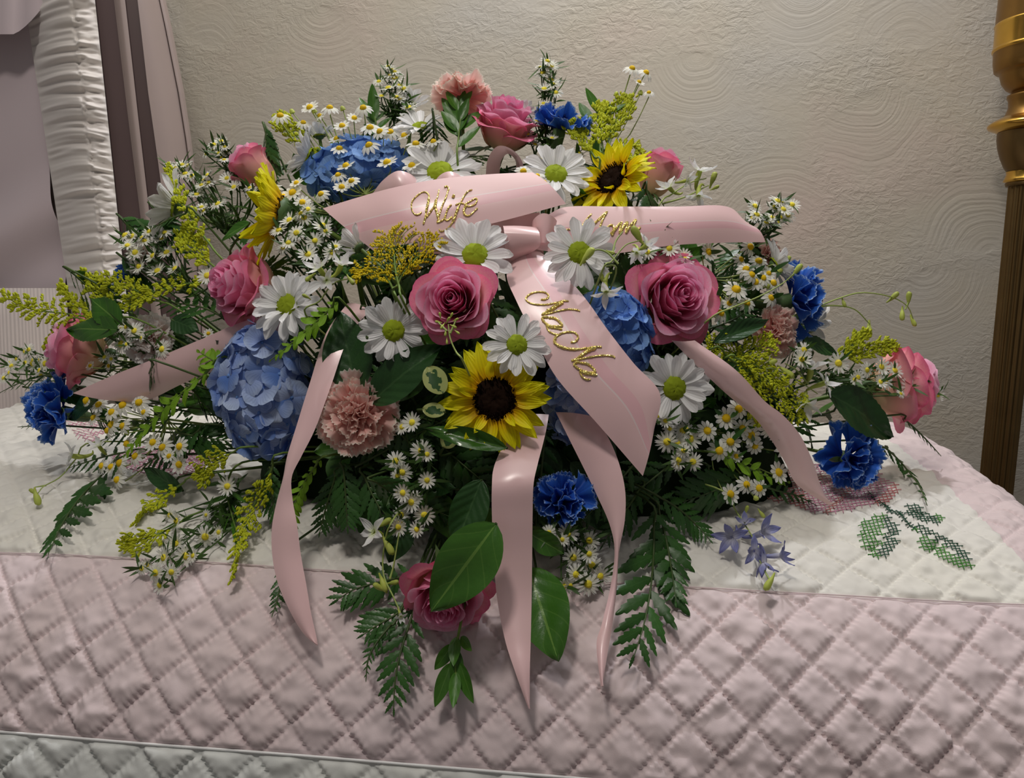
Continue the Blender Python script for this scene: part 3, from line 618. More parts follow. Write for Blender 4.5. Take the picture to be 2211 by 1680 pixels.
def rose(px, py, size, d3, label, lift=0.0, tall=1.0, back=0.42, skip=0, pale=0):
    M, z, s = place(px, py, d3, size, lift, back); M = M @ Matrix.Diagonal((1, 1, tall, 1))
    r = flower_root('pink_rose', label, 'rose', M, 'pink roses in the casket spray'); a0 = 0
    for k, (rt, Hh, Wd, curl, n) in enumerate(LAY):
        if k >= len(LAY) - skip: break
        a0 += 0.7
        for i in range(n):
            a = a0 + i * 6.2832 / n + rng.uniform(-.14, .14); tl = rng.uniform(-.05, .10) * (k > 4)
            ob('petal', shared(('rose', k, i % 2, pale), lambda: rose_petal(k, i % 2, pale)), r, Matrix.Rotation(a, 4, 'Z') @ Matrix.Rotation(tl, 4, 'Y') @ Matrix.Scale(rng.uniform(.96, 1.04), 4))
    ob('calyx', shared('rosecalyx', calyx_mesh), r); bloom_stem(r, M, z, s, -0.14, 0.0026)
rose(1092, 262, 138, (.22, .80, .42), 'pink rose standing upright at the top beside the ruscus leaves', 0.0, 1.15)
rose(550, 366, 112, (-.62, .62, .10), 'pale pink rose bud above the left half-hidden sunflower', 0.0, 1.35, .45, 2, 1)
rose(1420, 372, 112, (.28, .86, .05), 'pale pink rose to the right of the upper right sunflower', -0.02, 1.3, .45, 2, 1)
rose(518, 618, 158, (-.66, .10, .62), 'deep pink rose turned left between the goldenrod and a white daisy', 0.005, 1.15)
rose(978, 648, 166, (-.10, .06, 1), 'wide open pink rose under the white daisy in the middle of the spray', 0.022)
rose(1462, 640, 184, (.24, .08, .95), 'large pink rose with open center to the right of the blue hydrangea', 0.006)
rose(145, 752, 150, (-.88, .12, .28), 'pink rose at the far left half covered by a toothed leaf', 0.0, 1.1, .5)
rose(1968, 826, 168, (.90, .16, .12), 'pink and cream rose at the far right behind the aster sprig', 0.0, 1.15, .5, 0, 1)
rose(960, 1292, 180, (-.04, -.50, .82), 'pink rose hanging lowest on the quilt under a glossy leaf', 0.012, 1.0, .40)
# ------------------------------------------------------------------ daisies
def dome(name, mat, R, Hh, bumps, amp, rings=9, k=26):
    P = np.zeros((k, rings, 3)); r = random.Random(3)
    for i in range(k):
        for j in range(rings):
            f = j / (rings - 1); a = i * 6.2832 / k + (0.5 * 6.2832 / k) * (j % 2); q = math.cos(f * math.pi / 2)
            h = amp * r.uniform(-1, 1); P[i, j] = ((R * q + h * .5) * math.cos(a), (R * q + h * .5) * math.sin(a), Hh * math.sin(f * math.pi / 2) + h)
    P[:, -1] = (0, 0, Hh * .92); return grid(name, P, mat, True)
def daisy_petal(v): return grid('petal', blade(.41, .074 + .010 * (v % 2), sh_petal, 5, 9, bend=(-.10, .06, -.2, 0.0)[v], cup=(.35, .5, .3, -.2)[v], ruff=.03, seed=v), M_daisy)
def daisy(px, py, size, d3, label, lift=0.0, n=(13, 10), el=(.06, .30), disc=True, cupin=0.0):
    M, z, s = place(px, py, d3, size, lift, 0.0); r = flower_root('white_daisy', label, 'daisy', M, 'large white daisies in the casket spray')
    for row, (m, e) in enumerate(zip(n, el)):
        for i in range(m):
            a = i * 6.2832 / m + row * .24 + rng.uniform(-.10, .10); ee = e + cupin + rng.uniform(-.14, .12)
            ob('petal', shared(('daisy', v := rng.randrange(4)), lambda: daisy_petal(v)), r, Matrix.Rotation(a, 4, 'Z') @ Matrix.Translation((.10, 0, .012 * row)) @ Matrix.Rotation(-ee, 4, 'Y') @ Matrix.Scale(rng.uniform(.88, 1.06) * (1 - .12 * row), 4))
    if disc: ob('disc', shared('daisydisc', lambda: dome('disc', M_disc_g, .165, .085, 0, .009)), r)
    ob('calyx', shared('daisycalyx', lambda: dome('calyx', M_calyx, .12, -.08, 0, .004)), r); bloom_stem(r, M, z, s, -0.07, 0.0020)
daisy(950, 372, 178, (.02, .52, .82), 'white daisy with lime center peeking above the Wife ribbon', .01)
daisy(1200, 378, 160, (.10, .42, .88), 'white daisy left of the upper right sunflower', .01)
daisy(908, 275, 124, (-.05, .80, .55), 'white daisy seen edge on below the pink carnation at the top', 0, (14, 12), (.1, .5))
daisy(668, 340, 128, (-.80, .35, .22), 'small white daisy turned left beside the upper blue hydrangea', .005, (12, 8), (.62, .8))
daisy(690, 295, 84, (-.10, .95, .1), 'small white daisy pointing up beside the left goldenrod tip', .0, (10, 6), (.7, .9))
daisy(384, 448, 158, (-.85, .30, .12), 'white daisy at the upper left edge behind a goldenrod stem', 0, (13, 9), (.62, .8))
daisy(775, 535, 110, (-.72, .55, -.25), 'closed white daisy seen from behind under the left end of the Wife ribbon', .012, (9, 5), (.7, .9), False)
daisy(1026, 552, 178, (.04, .30, .95), 'white daisy with lime center above the open pink rose', .012)
daisy(1250, 546, 160, (.0, .15, .98), 'white daisy with curling bud stems crossing it right of the bow knot', .035)
daisy(622, 660, 170, (-.22, .30, .90), 'full white daisy next to the deep pink rose at left', .012, (14, 12, 8), (.05, .4, .9))
daisy(850, 714, 152, (.12, -.02, .98), 'white daisy with drooping petals left of the open pink rose', .012)
daisy(1116, 745, 146, (.10, .20, .95), 'white daisy directly above the front sunflower', .016)
daisy(1455, 838, 166, (.12, .02, .98), 'white daisy at the end of the NaNa ribbon', .014, (13, 12))
daisy(1672, 575, 126, (.80, .42, .10), 'white daisy at the right edge behind the feverfew stems', -.01, (12, 6), (.35, .6))
daisy(1752, 700, 112, (.75, -.1, -.15), 'white daisy hidden behind the right blue carnation', -.035, (12, 6), (.1, .4))
daisy(888, 226, 84, (.05, .85, -.2), 'curled white daisy behind the top left aster spike', -.02, (9, 6), (.7, 1.0), False)
daisy(1122, 248, 84, (.35, .75, -.2), 'white daisy mostly hidden behind the top pink rose', -.02, (10, 6), (.6, .9), False)
# ------------------------------------------------------------------ sunflowers
def sun_petal(v): return grid('petal', blade(.36, .068, sh_point, 5, 10, bend=(-.1, .12, -.3, .0)[v], cup=(.4, .7, .2, .5)[v], ruff=.05, seed=v + 9), M_sun)
def sun_disc():
    m = MB(); r = random.Random(4)
    k, rings = 40, 12; P = np.zeros((k, rings, 3))
    for j in range(rings):
        f = j / (rings - 1); q = 1 - f
        for i in range(k):
            a = (i + .5 * (j % 2)) * 6.2832 / k; h = r.uniform(-.007, .009); P[i, j] = (.2 * q * math.cos(a), .2 * q * math.sin(a), .05 * math.sin(f * 2.2) + .01 - .03 * max(0, f - .6) + h)
    m.add(P, True)
    for _ in range(260):
        a = r.random() * 6.28; q = .2 * math.sqrt(r.uniform(.25, 1)); e = r.uniform(.012, .028); c = np.array([q * math.cos(a), q * math.sin(a), .045 + .012 * r.random()])
        m.add(tube_pts([c - [0, 0, .02], c + [e * .5 * math.cos(a), e * .5 * math.sin(a), e]], [.006, .002], 4), True)
    return m.mesh('disc', M_disc_b)
def sunflower(px, py, size, d3, label, lift=0.0, el=(.0, .22, .5), n=(17, 13, 5)):
    M, z, s = place(px, py, d3, size, lift, 0.02); r = flower_root('sunflower', label, 'sunflower', M, 'sunflowers in the casket spray')
    for row, (m, e) in enumerate(zip(n, el)):
        for i in range(m):
            a = i * 6.2832 / m + row * .19 + rng.uniform(-.12, .12); ee = e + rng.uniform(-.2, .16); v = rng.randrange(4)
            ob('petal', shared(('sun', v), lambda: sun_petal(v)), r, Matrix.Rotation(a, 4, 'Z') @ Matrix.Translation((.17, 0, .012 * row)) @ Matrix.Rotation(-ee, 4, 'Y') @ Matrix.Rotation(rng.uniform(-.3, .3), 4, 'X') @ Matrix.Scale(rng.uniform(.85, 1.08) * (1, .95, .62)[row], 4))
    o = ob('disc', shared('sundisc', sun_disc), r); o['label'] = 'dark brown seed disc'
    ob('calyx', shared('suncalyx', lambda: dome('calyx', M_calyx, .19, -.1, 0, .012)), r); bloom_stem(r, M, z, s, -0.09, 0.003)
sunflower(1068, 862, 238, (.0, .06, 1), 'sunflower facing front in the middle of the spray', .012)
sunflower(1322, 386, 196, (-.58, .40, .62), 'sunflower at the upper right above the Mom ribbon', .012, (.05, .3, 1.1))
sunflower(602, 466, 226, (-.82, .16, .16), 'sunflower turned left and half hidden by white asters', .012, (.66, .8, 1.0))
# ------------------------------------------------------------------ carnations
def carn_petal(v, mat):
    nu, nv = 25, 7; P = np.zeros((nu, nv, 3)); r = random.Random(v * 3 + 1); p1, p2 = r.random() * 6, r.random() * 6; W = .62 + .12 * (v % 3)
    for i in range(nu):
        s = -1 + 2 * i / (nu - 1)
        for j in range(nv):
            t = j / (nv - 1); L = .48 * (1 - .10 * s * s); rad = L * t
            if j == nv - 1: rad *= 1 - (.055 if i % 2 else 0) - .03 * r.random()
            ph = W * s * (0.25 + .75 * t); z = t ** 1.6 * (.075 * math.sin(4.6 * s + p1) + .035 * math.sin(9.5 * s + p2)) + .05 * t * t
            P[i, j] = (rad * math.cos(ph), rad * math.sin(ph), z)
    return grid('petal', P, mat)
CL = [(7, -.08, 1.06), (8, .10, 1.0), (8, .34, .84), (8, .62, .68), (7, .92, .54), (5, 1.25, .46)]
CLB = [(5, .12, 1.08), (5, .45, 1.0), (5, .85, .86), (3, 1.2, .7)]
def carn_calyx():
    k = 12; a = np.linspace(0, 2 * math.pi, k, endpoint=False); pr = [(.02, -.48), (.05, -.45), (.08, -.3), (.09, -.12), (.10, .0), (.06, .03)]
    return grid('calyx', np.stack([np.stack([r * np.cos(a), r * np.sin(a), np.full(k, z)], -1) for r, z in pr], 1), M_calyx, True)
def carnation(px, py, size, d3, label, kind, lift=0.0, flat=0.0, keep=1.0):
    mat, nm, gr = {'p': (M_carn, 'pink_carnation', 'salmon pink carnations'), 'l': (M_carn_pale, 'pale_carnation', 'pale pink carnations'), 'b': (M_blue, 'blue_carnation', 'royal blue carnations')}[kind]
    M, z, s = place(px, py, d3, size, lift, 0.12); r = flower_root(nm, label, 'carnation', M, gr)
    for row, (n, e, sc) in enumerate(CLB if kind == 'b' else CL):
        for i in range(n):
            if rng.random() > keep: continue
            a = i * 6.2832 / n + row * .35 + rng.uniform(-.25, .25); v = rng.randrange(5)
            ob('petal', shared(('carn', v, mat.name), lambda: carn_petal(v, mat)), r, Matrix.Rotation(a, 4, 'Z') @ Matrix.Translation((0, 0, .01 * row)) @ Matrix.Rotation(-(e + flat + rng.uniform(-.16, .16)), 4, 'Y') @ Matrix.Rotation(rng.uniform(-.35, .35), 4, 'X') @ Matrix.Scale(sc * (rng.uniform(.74, 1.12) if kind == 'b' else rng.uniform(.90, 1.08)), 4))
    ob('calyx', shared('carncalyx', carn_calyx), r); bloom_stem(r, M, z, s, -0.45, 0.002)
carnation(768, 896, 198, (-.02, .06, 1), 'salmon pink carnation with deep ruffles left of the front sunflower', 'p', .012)
carnation(998, 196, 146, (-.02, .88, -.12), 'salmon pink carnation at the very top of the spray', 'p', .0, .05)
carnation(318, 725, 122, (-.15, .30, .85), 'pale pink carnation under an aster sprig above the left ribbon tail', 'l', .0)
carnation(1684, 714, 122, (.45, .05, .85), 'salmon pink carnation beside the right blue carnation', 'p', .0)
carnation(298, 548, 96, (-.55, .35, .4), 'pale pink carnation behind the left aster cluster', 'l', -.02)
carnation(1668, 545, 100, (.5, .35, .35), 'pale salmon carnation behind the tip of the Mom ribbon', 'p', -.03)
carnation(1212, 264, 146, (.18, .82, .25), 'blue carnation behind the upper right white daisy', 'b', .0, .1, 1.0)
carnation(1728, 648, 176, (.90, .08, .16), 'blue carnation turned right against the wall', 'b', .0, .0, 1.0)
carnation(1840, 994, 176, (.28, -.10, .92), 'blue carnation lowest at the right on the quilt', 'b', .015, .1, 1.0)
carnation(1216, 1078, 168, (.10, .40, .88), 'blue carnation between the two front ribbon tails', 'b', .0, .1, 1.0)
carnation(116, 888, 164, (-.45, .18, .82), 'bright blue carnation at the far left on the quilt', 'b', .01, .1, 1.0)
carnation(266, 596, 62, (-.5, .3, .4), 'small blue carnation behind the left goldenrod', 'b', -.02, .1, 1.0)
# ------------------------------------------------------------------ hydrangeas
sh_hyd = lambda t: (0.15 + math.sin(min(1, t / .62) * math.pi / 2) * .85) * (1 if t < .62 else math.sqrt(max(0.0, 1 - ((t - .62) / .385) ** 2)))
def hyd_petal(v, mat): return grid('petal', blade(.5, .31, sh_hyd, 6, 8, bend=(-.12, .10, -.22)[v], cup=(.12, .3, -.1)[v], ruff=.05, seed=v + 30), mat)
def hydrangea(px, py, rx, ry, rz, label, mat, count, fl_px, lift=0.0, tilt=0.0, zmin=-.25):
    C = P3(px, py, lift); m = mpp(C); C = C + FWD * (rz * m); root = thing('hydrangea', label, 'hydrangea', C, 'blue hydrangea heads'); N = int(count * 1.7); k = 0
    eye = shared('hydeye', lambda: dome('floret', M_hyd_deep, .06, .05, 0, .004, 4, 7))
    for i in range(N):
        zz = 1 - 2 * (i + .5) / N; a = i * 2.39996; q = math.sqrt(1 - zz * zz); d = Vector((q * math.cos(a), q * math.sin(a), zz))   # camera axes: right, up, toward
        if d.z < zmin: continue
        ca, sa = math.cos(tilt), math.sin(tilt); e = Vector((d.x * rx, d.y * ry, d.z * rz)); e = Vector((e.x * ca - e.y * sa, e.x * sa + e.y * ca, e.z))
        nn = Vector((d.x / rx, d.y / ry, d.z / rz)); nn = Vector((nn.x * ca - nn.y * sa, nn.x * sa + nn.y * ca, nn.z)).normalized()
        jit = rng.uniform(.86, 1.04); Pw = C + (RIGHT * e.x + UP * e.y - FWD * e.z) * (m * jit)
        nw = (RIGHT * (nn.x + rng.uniform(-.3, .3)) + UP * (nn.y + rng.uniform(-.3, .3) + .12) - FWD * (nn.z + rng.uniform(-.2, .3))).normalized()
        s = fl_px * m * rng.uniform(.82, 1.12); Mf = Matrix.Translation(Pw) @ frame(nw, rng.random() * 6.28) @ Matrix.Scale(s, 4)
        f = ob('floret', eye, root, rel(root, Mf)); v = rng.randrange(3)
        for p in range(4):
            ob('petal', shared(('hyd', v, mat.name), lambda: hyd_petal(v, mat)), f, Matrix.Rotation(p * 1.5708 + rng.uniform(-.12, .12), 4, 'Z') @ Matrix.Translation((.02, 0, .004 * (p % 2))) @ Matrix.Rotation(-rng.uniform(-.05, .42), 4, 'Y'))
    stem_part(root, C, -FWD, 0.003)
hydrangea(550, 842, 92, 142, 60, 'long blue hydrangea head hanging left of the pink carnation', M_hyd, 44, 78, .022, .10)
hydrangea(765, 352, 106, 62, 50, 'blue hydrangea head behind the feverfew at the upper left', M_hyd_deep, 38, 60, .015, .15)
hydrangea(1335, 715, 72, 96, 46, 'blue hydrangea head between the NaNa ribbon and the large pink rose', M_hyd_deep, 34, 62, .004, .3)
hydrangea(1240, 872, 56, 76, 40, 'shaded blue hydrangea head under the NaNa ribbon', M_hyd, 28, 58, -.012, .0)
# ------------------------------------------------------------------ satin ribbon bow
bow = thing('ribbon_bow', 'pink satin ribbon bow with long tails and gold glitter lettering', 'ribbon bow', at(1160, 530, .80))
BVH = {}
def ribbon(name, secs, mat, label=None, n=44, nw=9, curl=0.004, key=None):
    """secs: (ax, ay, bx, by, depth_a, depth_b) cross-sections of the ribbon, edge to edge"""
    A = smooth_path([at(s[0], s[1], s[4]) for s in secs], n); B = smooth_path([at(s[2], s[3], s[5]) for s in secs], n)
    P = np.zeros((nw, n, 3))
    T = np.gradient((A + B) / 2, axis=0); N = np.cross(T, B - A); N /= (np.linalg.norm(N, axis=1, keepdims=True) + 1e-9)
    sg = np.sign((N * np.array(list(-FWD))).sum(1)); sg[sg == 0] = 1; N = N * sg[:, None]
    for i in range(nw):
        t = i / (nw - 1); P[i] = A + (B - A) * t + N * (curl * math.sin(math.pi * t))
    o = ob(name, grid(name, P, mat), bow, rel(bow, Matrix.Identity(4))); tag(o, label)
    if key:
        V = [tuple(p) for p in P.reshape(-1, 3)]; I = np.arange(nw * n).reshape(nw, n)
        BVH[key] = BVHTree.FromPolygons(V, [tuple(q) for q in np.stack([I[:-1, :-1], I[1:, :-1], I[1:, 1:], I[:-1, 1:]], -1).reshape(-1, 4).tolist()])
    return o
t_wife = ribbon('tail', [(1150, 372, 1222, 440, .815, .79), (1060, 376, 1112, 470, .81, .78), (950, 386, 1004, 497, .80, .77), (850, 405, 908, 521, .80, .765), (770, 427, 845, 533, .81, .77), (697, 450, 806, 541, .82, .78)], M_rib_l, 'wide tail lettered Wife', 48, 11, .005, 'wife')
t_mom = ribbon('tail', [(1150, 490, 1110, 530, .80, .785), (1190, 460, 1165, 540, .80, .78), (1230, 446, 1225, 547, .80, .78), (1330, 446, 1330, 547, .805, .78), (1460, 446, 1450, 530, .815, .79), (1570, 446, 1565, 524, .83, .81), (1612, 484, 1653, 523, .835, .82)], M_rib_l, 'wide tail lettered Mom', 48, 11, .005, 'mom')
t_nana = ribbon('tail', [(1108, 560, 1160, 538, .785, .785), (1094, 596, 1205, 578, .76, .762), (1115, 650, 1262, 642, .732, .735), (1160, 740, 1312, 712, .705, .71), (1205, 820, 1368, 784, .688, .694), (1290, 915, 1425, 850, .675, .684), (1388, 1028, 1412, 930, .668, .676)], M_rib_l, 'wide tail lettered NaNa', 56, 11, .004, 'nana')
ribbon('tail', [(600, 676, 625, 720, .80, .80), (520, 696, 560, 745, .815, .81), (440, 730, 500, 785, .83, .825), (330, 776, 400, 826, .85, .84), (240, 812, 330, 860, .868, .858), (157, 849, 286, 869, .885, .87)], M_rib, 'tail angled down to the left', 40, 9, .004)
ribbon('tail', [(1105, 900, 1185, 895, .715, .715), (1098, 925, 1180, 925, .70, .70), (1085, 962, 1172, 960, .685, .685), (1066, 1010, 1161, 1002, .664, .664), (1062, 1052, 1152, 1046, .650, .650), (1062, 1110, 1150, 1110, .646, .646), (1066, 1200, 1149, 1200, .640, .640), (1073, 1290, 1148, 1290, .628, .628), (1090, 1380, 1146, 1380, .606, .606), (1112, 1450, 1144, 1450, .588, .588), (1141, 1530, 1144, 1532, .574, .574)], M_rib, 'front tail hanging straight down', 60, 9, .002)
ribbon('tail', [(1200, 890, 1285, 900, 0.721, 0.711), (1235, 960, 1316, 950, 0.701, 0.691), (1265, 1020, 1338, 1005, 0.686, 0.676), (1290, 1072, 1350, 1062, 0.674, 0.666), (1316, 1132, 1349, 1124, 0.662, 0.658), (1327, 1190, 1337, 1190, 0.650, 0.650), (1319, 1262, 1332, 1266, 0.638, 0.638), (1300, 1345, 1323, 1345, 0.618, 0.620), (1288, 1392, 1312, 1410, 0.603, 0.598), (1297, 1482, 1300, 1484, 0.578, 0.578)], M_rib, 'front tail twisting down to the right', 60, 9, .003)
ribbon('tail', [(750, 655, 800, 668, .81, .80), (705, 718, 752, 730, .768, .758), (668, 830, 714, 835, .735, .728), (640, 920, 681, 925, .715, .71), (620, 985, 651, 985, .702, .698), (611, 1032, 630, 1030, .695, .69), (597, 1085, 632, 1080, .688, .684), (587, 1140, 641, 1130, .678, .674), (588, 1200, 650, 1200, .667, .664), (600, 1260, 661, 1260, .655, .652), (626, 1320, 671, 1320, .642, .640), (655, 1368, 681, 1365, .633, .632), (684, 1394, 687, 1395, .626, .626)], M_rib, 'narrow twisted tail hanging at the left', 60, 9, .003)
ribbon('tail', [(1450, 735, 1500, 735, .75, .745), (1520, 805, 1590, 800, .742, .742), (1570, 852, 1650, 865, .75, .752), (1625, 898, 1690, 896, .758, .76), (1660, 942, 1728, 940, .766, .768), (1696, 1000, 1756, 999, .77, .774), (1722, 1048, 1770, 1043, .772, .776), (1789, 1091, 1792, 1089, .775, .777)], M_rib, 'tail angled down to the right', 44, 9, .006)
ribbon('loop', [(1048, 392, 1078, 392, .835, .86), (1053, 345, 1081, 352, .83, .86), (1074, 316, 1092, 334, .83, .86), (1104, 322, 1103, 335, .835, .865), (1128, 350, 1114, 352, .845, .87), (1130, 392, 1112, 392, .855, .875)], M_rib, 'upright loop at the top', 36, 7, .001)
ribbon('loop', [(1083, 510, 1150, 500, .80, .80), (1084, 494, 1152, 490, .79, .79), (1086, 488, 1160, 494, .775, .775), (1089, 505, 1166, 510, .765, .765), (1091, 540, 1163, 534, .768, .768), (1095, 572, 1122, 560, .785, .785)], M_rib, 'shiny middle loop', 36, 7, .001)
ribbon('loop', [(1146, 492, 1158, 528, .80, .80), (1152, 474, 1162, 525, .785, .785), (1170, 461, 1170, 524, .778, .775), (1190, 465, 1180, 524, .778, .776), (1203, 478, 1188, 518, .79, .785), (1208, 494, 1192, 512, .81, .80)], M_rib, 'upright knot loop', 36, 7, .001)
ribbon('loop', [(803, 420, 832, 440, .845, .83), (826, 390, 852, 424, .83, .82), (858, 369, 872, 418, .825, .815), (890, 378, 893, 420, .835, .82), (912, 402, 905, 428, .85, .835)], M_rib, 'left loop behind the Wife tail', 30, 7, .002)
ribbon('loop', [(932, 404, 945, 420, .845, .83), (948, 380, 958, 410, .83, .82), (970, 370, 975, 405, .825, .815), (992, 378, 992, 405, .835, .82), (1006, 394, 1002, 410, .85, .835)], M_rib, 'small loop behind the Wife tail', 30, 7, .002)
ribbon('loop', [(900, 505, 905, 548, .82, .80), (980, 500, 990, 550, .815, .80), (1060, 482, 1070, 560, .81, .80), (1110, 468, 1118, 590, .80, .80), (1165, 458, 1175, 560, .81, .80)], M_rib, 'inner loop under the tails', 36, 7, .002)
def lettering(strokes, ox, oy, sc, key, parent, w, label):
    m = MB(); r = random.Random(5)
    for st in strokes:
        ww = w * (st[0] if isinstance(st[0], float) else 1.0); pts = [p for p in st if not isinstance(p, float)]
        c = smooth_path([(x, y, 0) for x, y in pts], max(6, len(pts) * 6)); q = []
        for x, y, _ in c:
            h, nn, _i, _d = BVH[key].ray_cast(CAMP, ray(ox + x / sc, oy + y / sc).normalized())
            if h is None: continue
            if nn.dot(FWD) > 0: nn = -nn
            q.append(h + nn * 0.0007)
        if len(q) > 2:
            rad = [ww * 0.55] + [ww * r.uniform(.8, 1.2) for _ in range(max(2, len(q) - 2))] + [ww * .5]
            m.add(tube_pts(q, rad, 6), True)
    o = ob('lettering', m.mesh('lettering', M_glit, False), parent, rel(bow, Matrix.Identity(4)) if parent is bow else Matrix.Identity(4)); o['label'] = label; return o
lettering([[1.0, (500, 840), (430, 900), (340, 910), (260, 830), (225, 700), (260, 540), (370, 420), (500, 330), (610, 320), (690, 400), (690, 530), (650, 680)], [1.7, (690, 470), (670, 600), (640, 720), (610, 860)], [1.3, (620, 850), (590, 1000), (540, 1170)], [1.3, (620, 990), (740, 820), (830, 690), (890, 500)], [.8, (880, 560), (930, 400), (960, 250)], [1.8, (880, 520), (860, 680), (900, 850), (940, 1000)], [1.2, (930, 900), (940, 1040), (910, 1110), (1030, 1070), (1110, 1000)], [1.2, (950, 960), (990, 830), (1060, 640), (1140, 460), (1190, 300), (1210, 230), (1160, 160), (1100, 190)], [1.2, (1290, 640), (1200, 740), (1140, 900), (1110, 1010), (1170, 1060), (1240, 1020), (1310, 960)], [1.9, (1320, 470), (1340, 430), (1355, 390)], [1.0, (1840, 250), (1720, 300), (1620, 420), (1540, 580), (1450, 760)], [1.9, (1470, 720), (1410, 870), (1370, 1000), (1310, 1120)], [1.0, (1320, 1110), (1240, 1210), (1180, 1270), (1100, 1330), (1000, 1350), (960, 1290)], [1.0, (1390, 660), (1500, 610), (1620, 620)], [1.1, (1620, 650), (1760, 570), (1930, 480), (1960, 540), (1900, 640), (1760, 690), (1680, 680)], [1.7, (1690, 640), (1620, 770), (1620, 880), (1690, 945)], [1.1, (1680, 945), (1760, 930), (1850, 860), (1980, 730)]], 870, 390, 12.283, 'wife', t_wife, .00072, 'gold glitter script reading Wife')
lettering([[1.0, (420, 275), (500, 270), (545, 220), (500, 170), (400, 155), (270, 180), (190, 250), (220, 310), (330, 350), (500, 355), (640, 330), (760, 300), (860, 300)], [2.3, (770, 315), (690, 360), (600, 420), (520, 460)], [1.3, (540, 450), (440, 510)], [1.0, (430, 515), (560, 490), (700, 455), (850, 430), (980, 440), (1040, 460)], [1.4, (540, 560), (640, 570), (720, 630), (755, 690), (680, 700), (560, 690), (470, 620), (450, 560), (540, 550)], [1.3, (500, 680), (600, 715), (760, 745)], [1.0, (510, 700), (560, 780), (650, 820), (720, 830)], [1.1, (890, 945), (960, 940), (1010, 870), (960, 800), (860, 785), (740, 810), (650, 870)], [1.6, (660, 850), (640, 940), (720, 1010), (850, 1050), (1000, 1060)], [1.2, (980, 1060), (1150, 1040), (1280, 1020), (1380, 1020)], [2.0, (1290, 1035), (1150, 1090), (1040, 1170)], [1.2, (1060, 1150), (960, 1220), (900, 1235)], [1.1, (900, 1235), (1050, 1210), (1200, 1180), (1400, 1155), (1540, 1165), (1590, 1190)], [1.4, (1050, 1270), (1160, 1290), (1250, 1360), (1270, 1420), (1150, 1420), (1030, 1370), (950, 1300), (990, 1260), (1060, 1270)], [1.6, (1040, 1400), (1150, 1440), (1310, 1460)], [1.1, (1030, 1400), (1070, 1480), (1140, 1530), (1210, 1530)]], 1110, 610, 7.304, 'nana', t_nana, .00088, 'gold glitter script reading NaNa')
lettering([[.8, (150, 730), (180, 650), (260, 560), (380, 520), (480, 560)], [.9, (520, 700), (600, 480), (690, 340), (770, 255)], [1.3, (640, 640), (780, 460), (900, 340), (1040, 215)], [1.0, (1020, 240), (950, 370), (900, 520), (890, 640)], [1.2, (1070, 450), (1020, 530), (1060, 600), (1140, 540), (1130, 460), (1070, 450)], [1.3, (1110, 630), (1170, 520), (1240, 430), (1290, 400)], [1.3, (1270, 410), (1240, 600)], [1.3, (1250, 600), (1320, 460), (1380, 390)], [1.3, (1380, 390), (1350, 590)], [1.2, (1350, 590), (1440, 440), (1520, 350)], [1.2, (1530, 350), (1480, 480), (1510, 560), (1600, 480)]], 1180, 430, 7.896, 'mom', t_mom, .0009, 'gold glitter script reading Mom')
# ------------------------------------------------------------------ small-flower sprigs
def aster_head(v):
    m = MB(); n = 21
    for i in range(n):
        b = blade(.40, .046, sh_strap, 3, 5, bend=(-.15, .15, .35)[v] + (i % 3 - 1) * .07, cup=.4); a = i * 6.2832 / n + .05 * ((i * 7) % 5); R = np.array([[math.cos(a), -math.sin(a), 0], [math.sin(a), math.cos(a), 0], [0, 0, 1]])
        b[..., 0] += .09; m.add(b @ R.T)
    return m.mesh('bloom', M_white)
def fever_head(v):
    m = MB(); n = 11
    for i in range(n):
        b = blade(.35, .088, sh_petal, 3, 5, bend=(-.25, .1, -.6)[v] + (i % 3 - 1) * .1, cup=.1); a = i * 6.2832 / n; R = np.array([[math.cos(a), -math.sin(a), 0], [math.sin(a), math.cos(a), 0], [0, 0, 1]])
        b[..., 0] += .14; m.add(b @ R.T)
    return m.mesh('bloom', M_white)
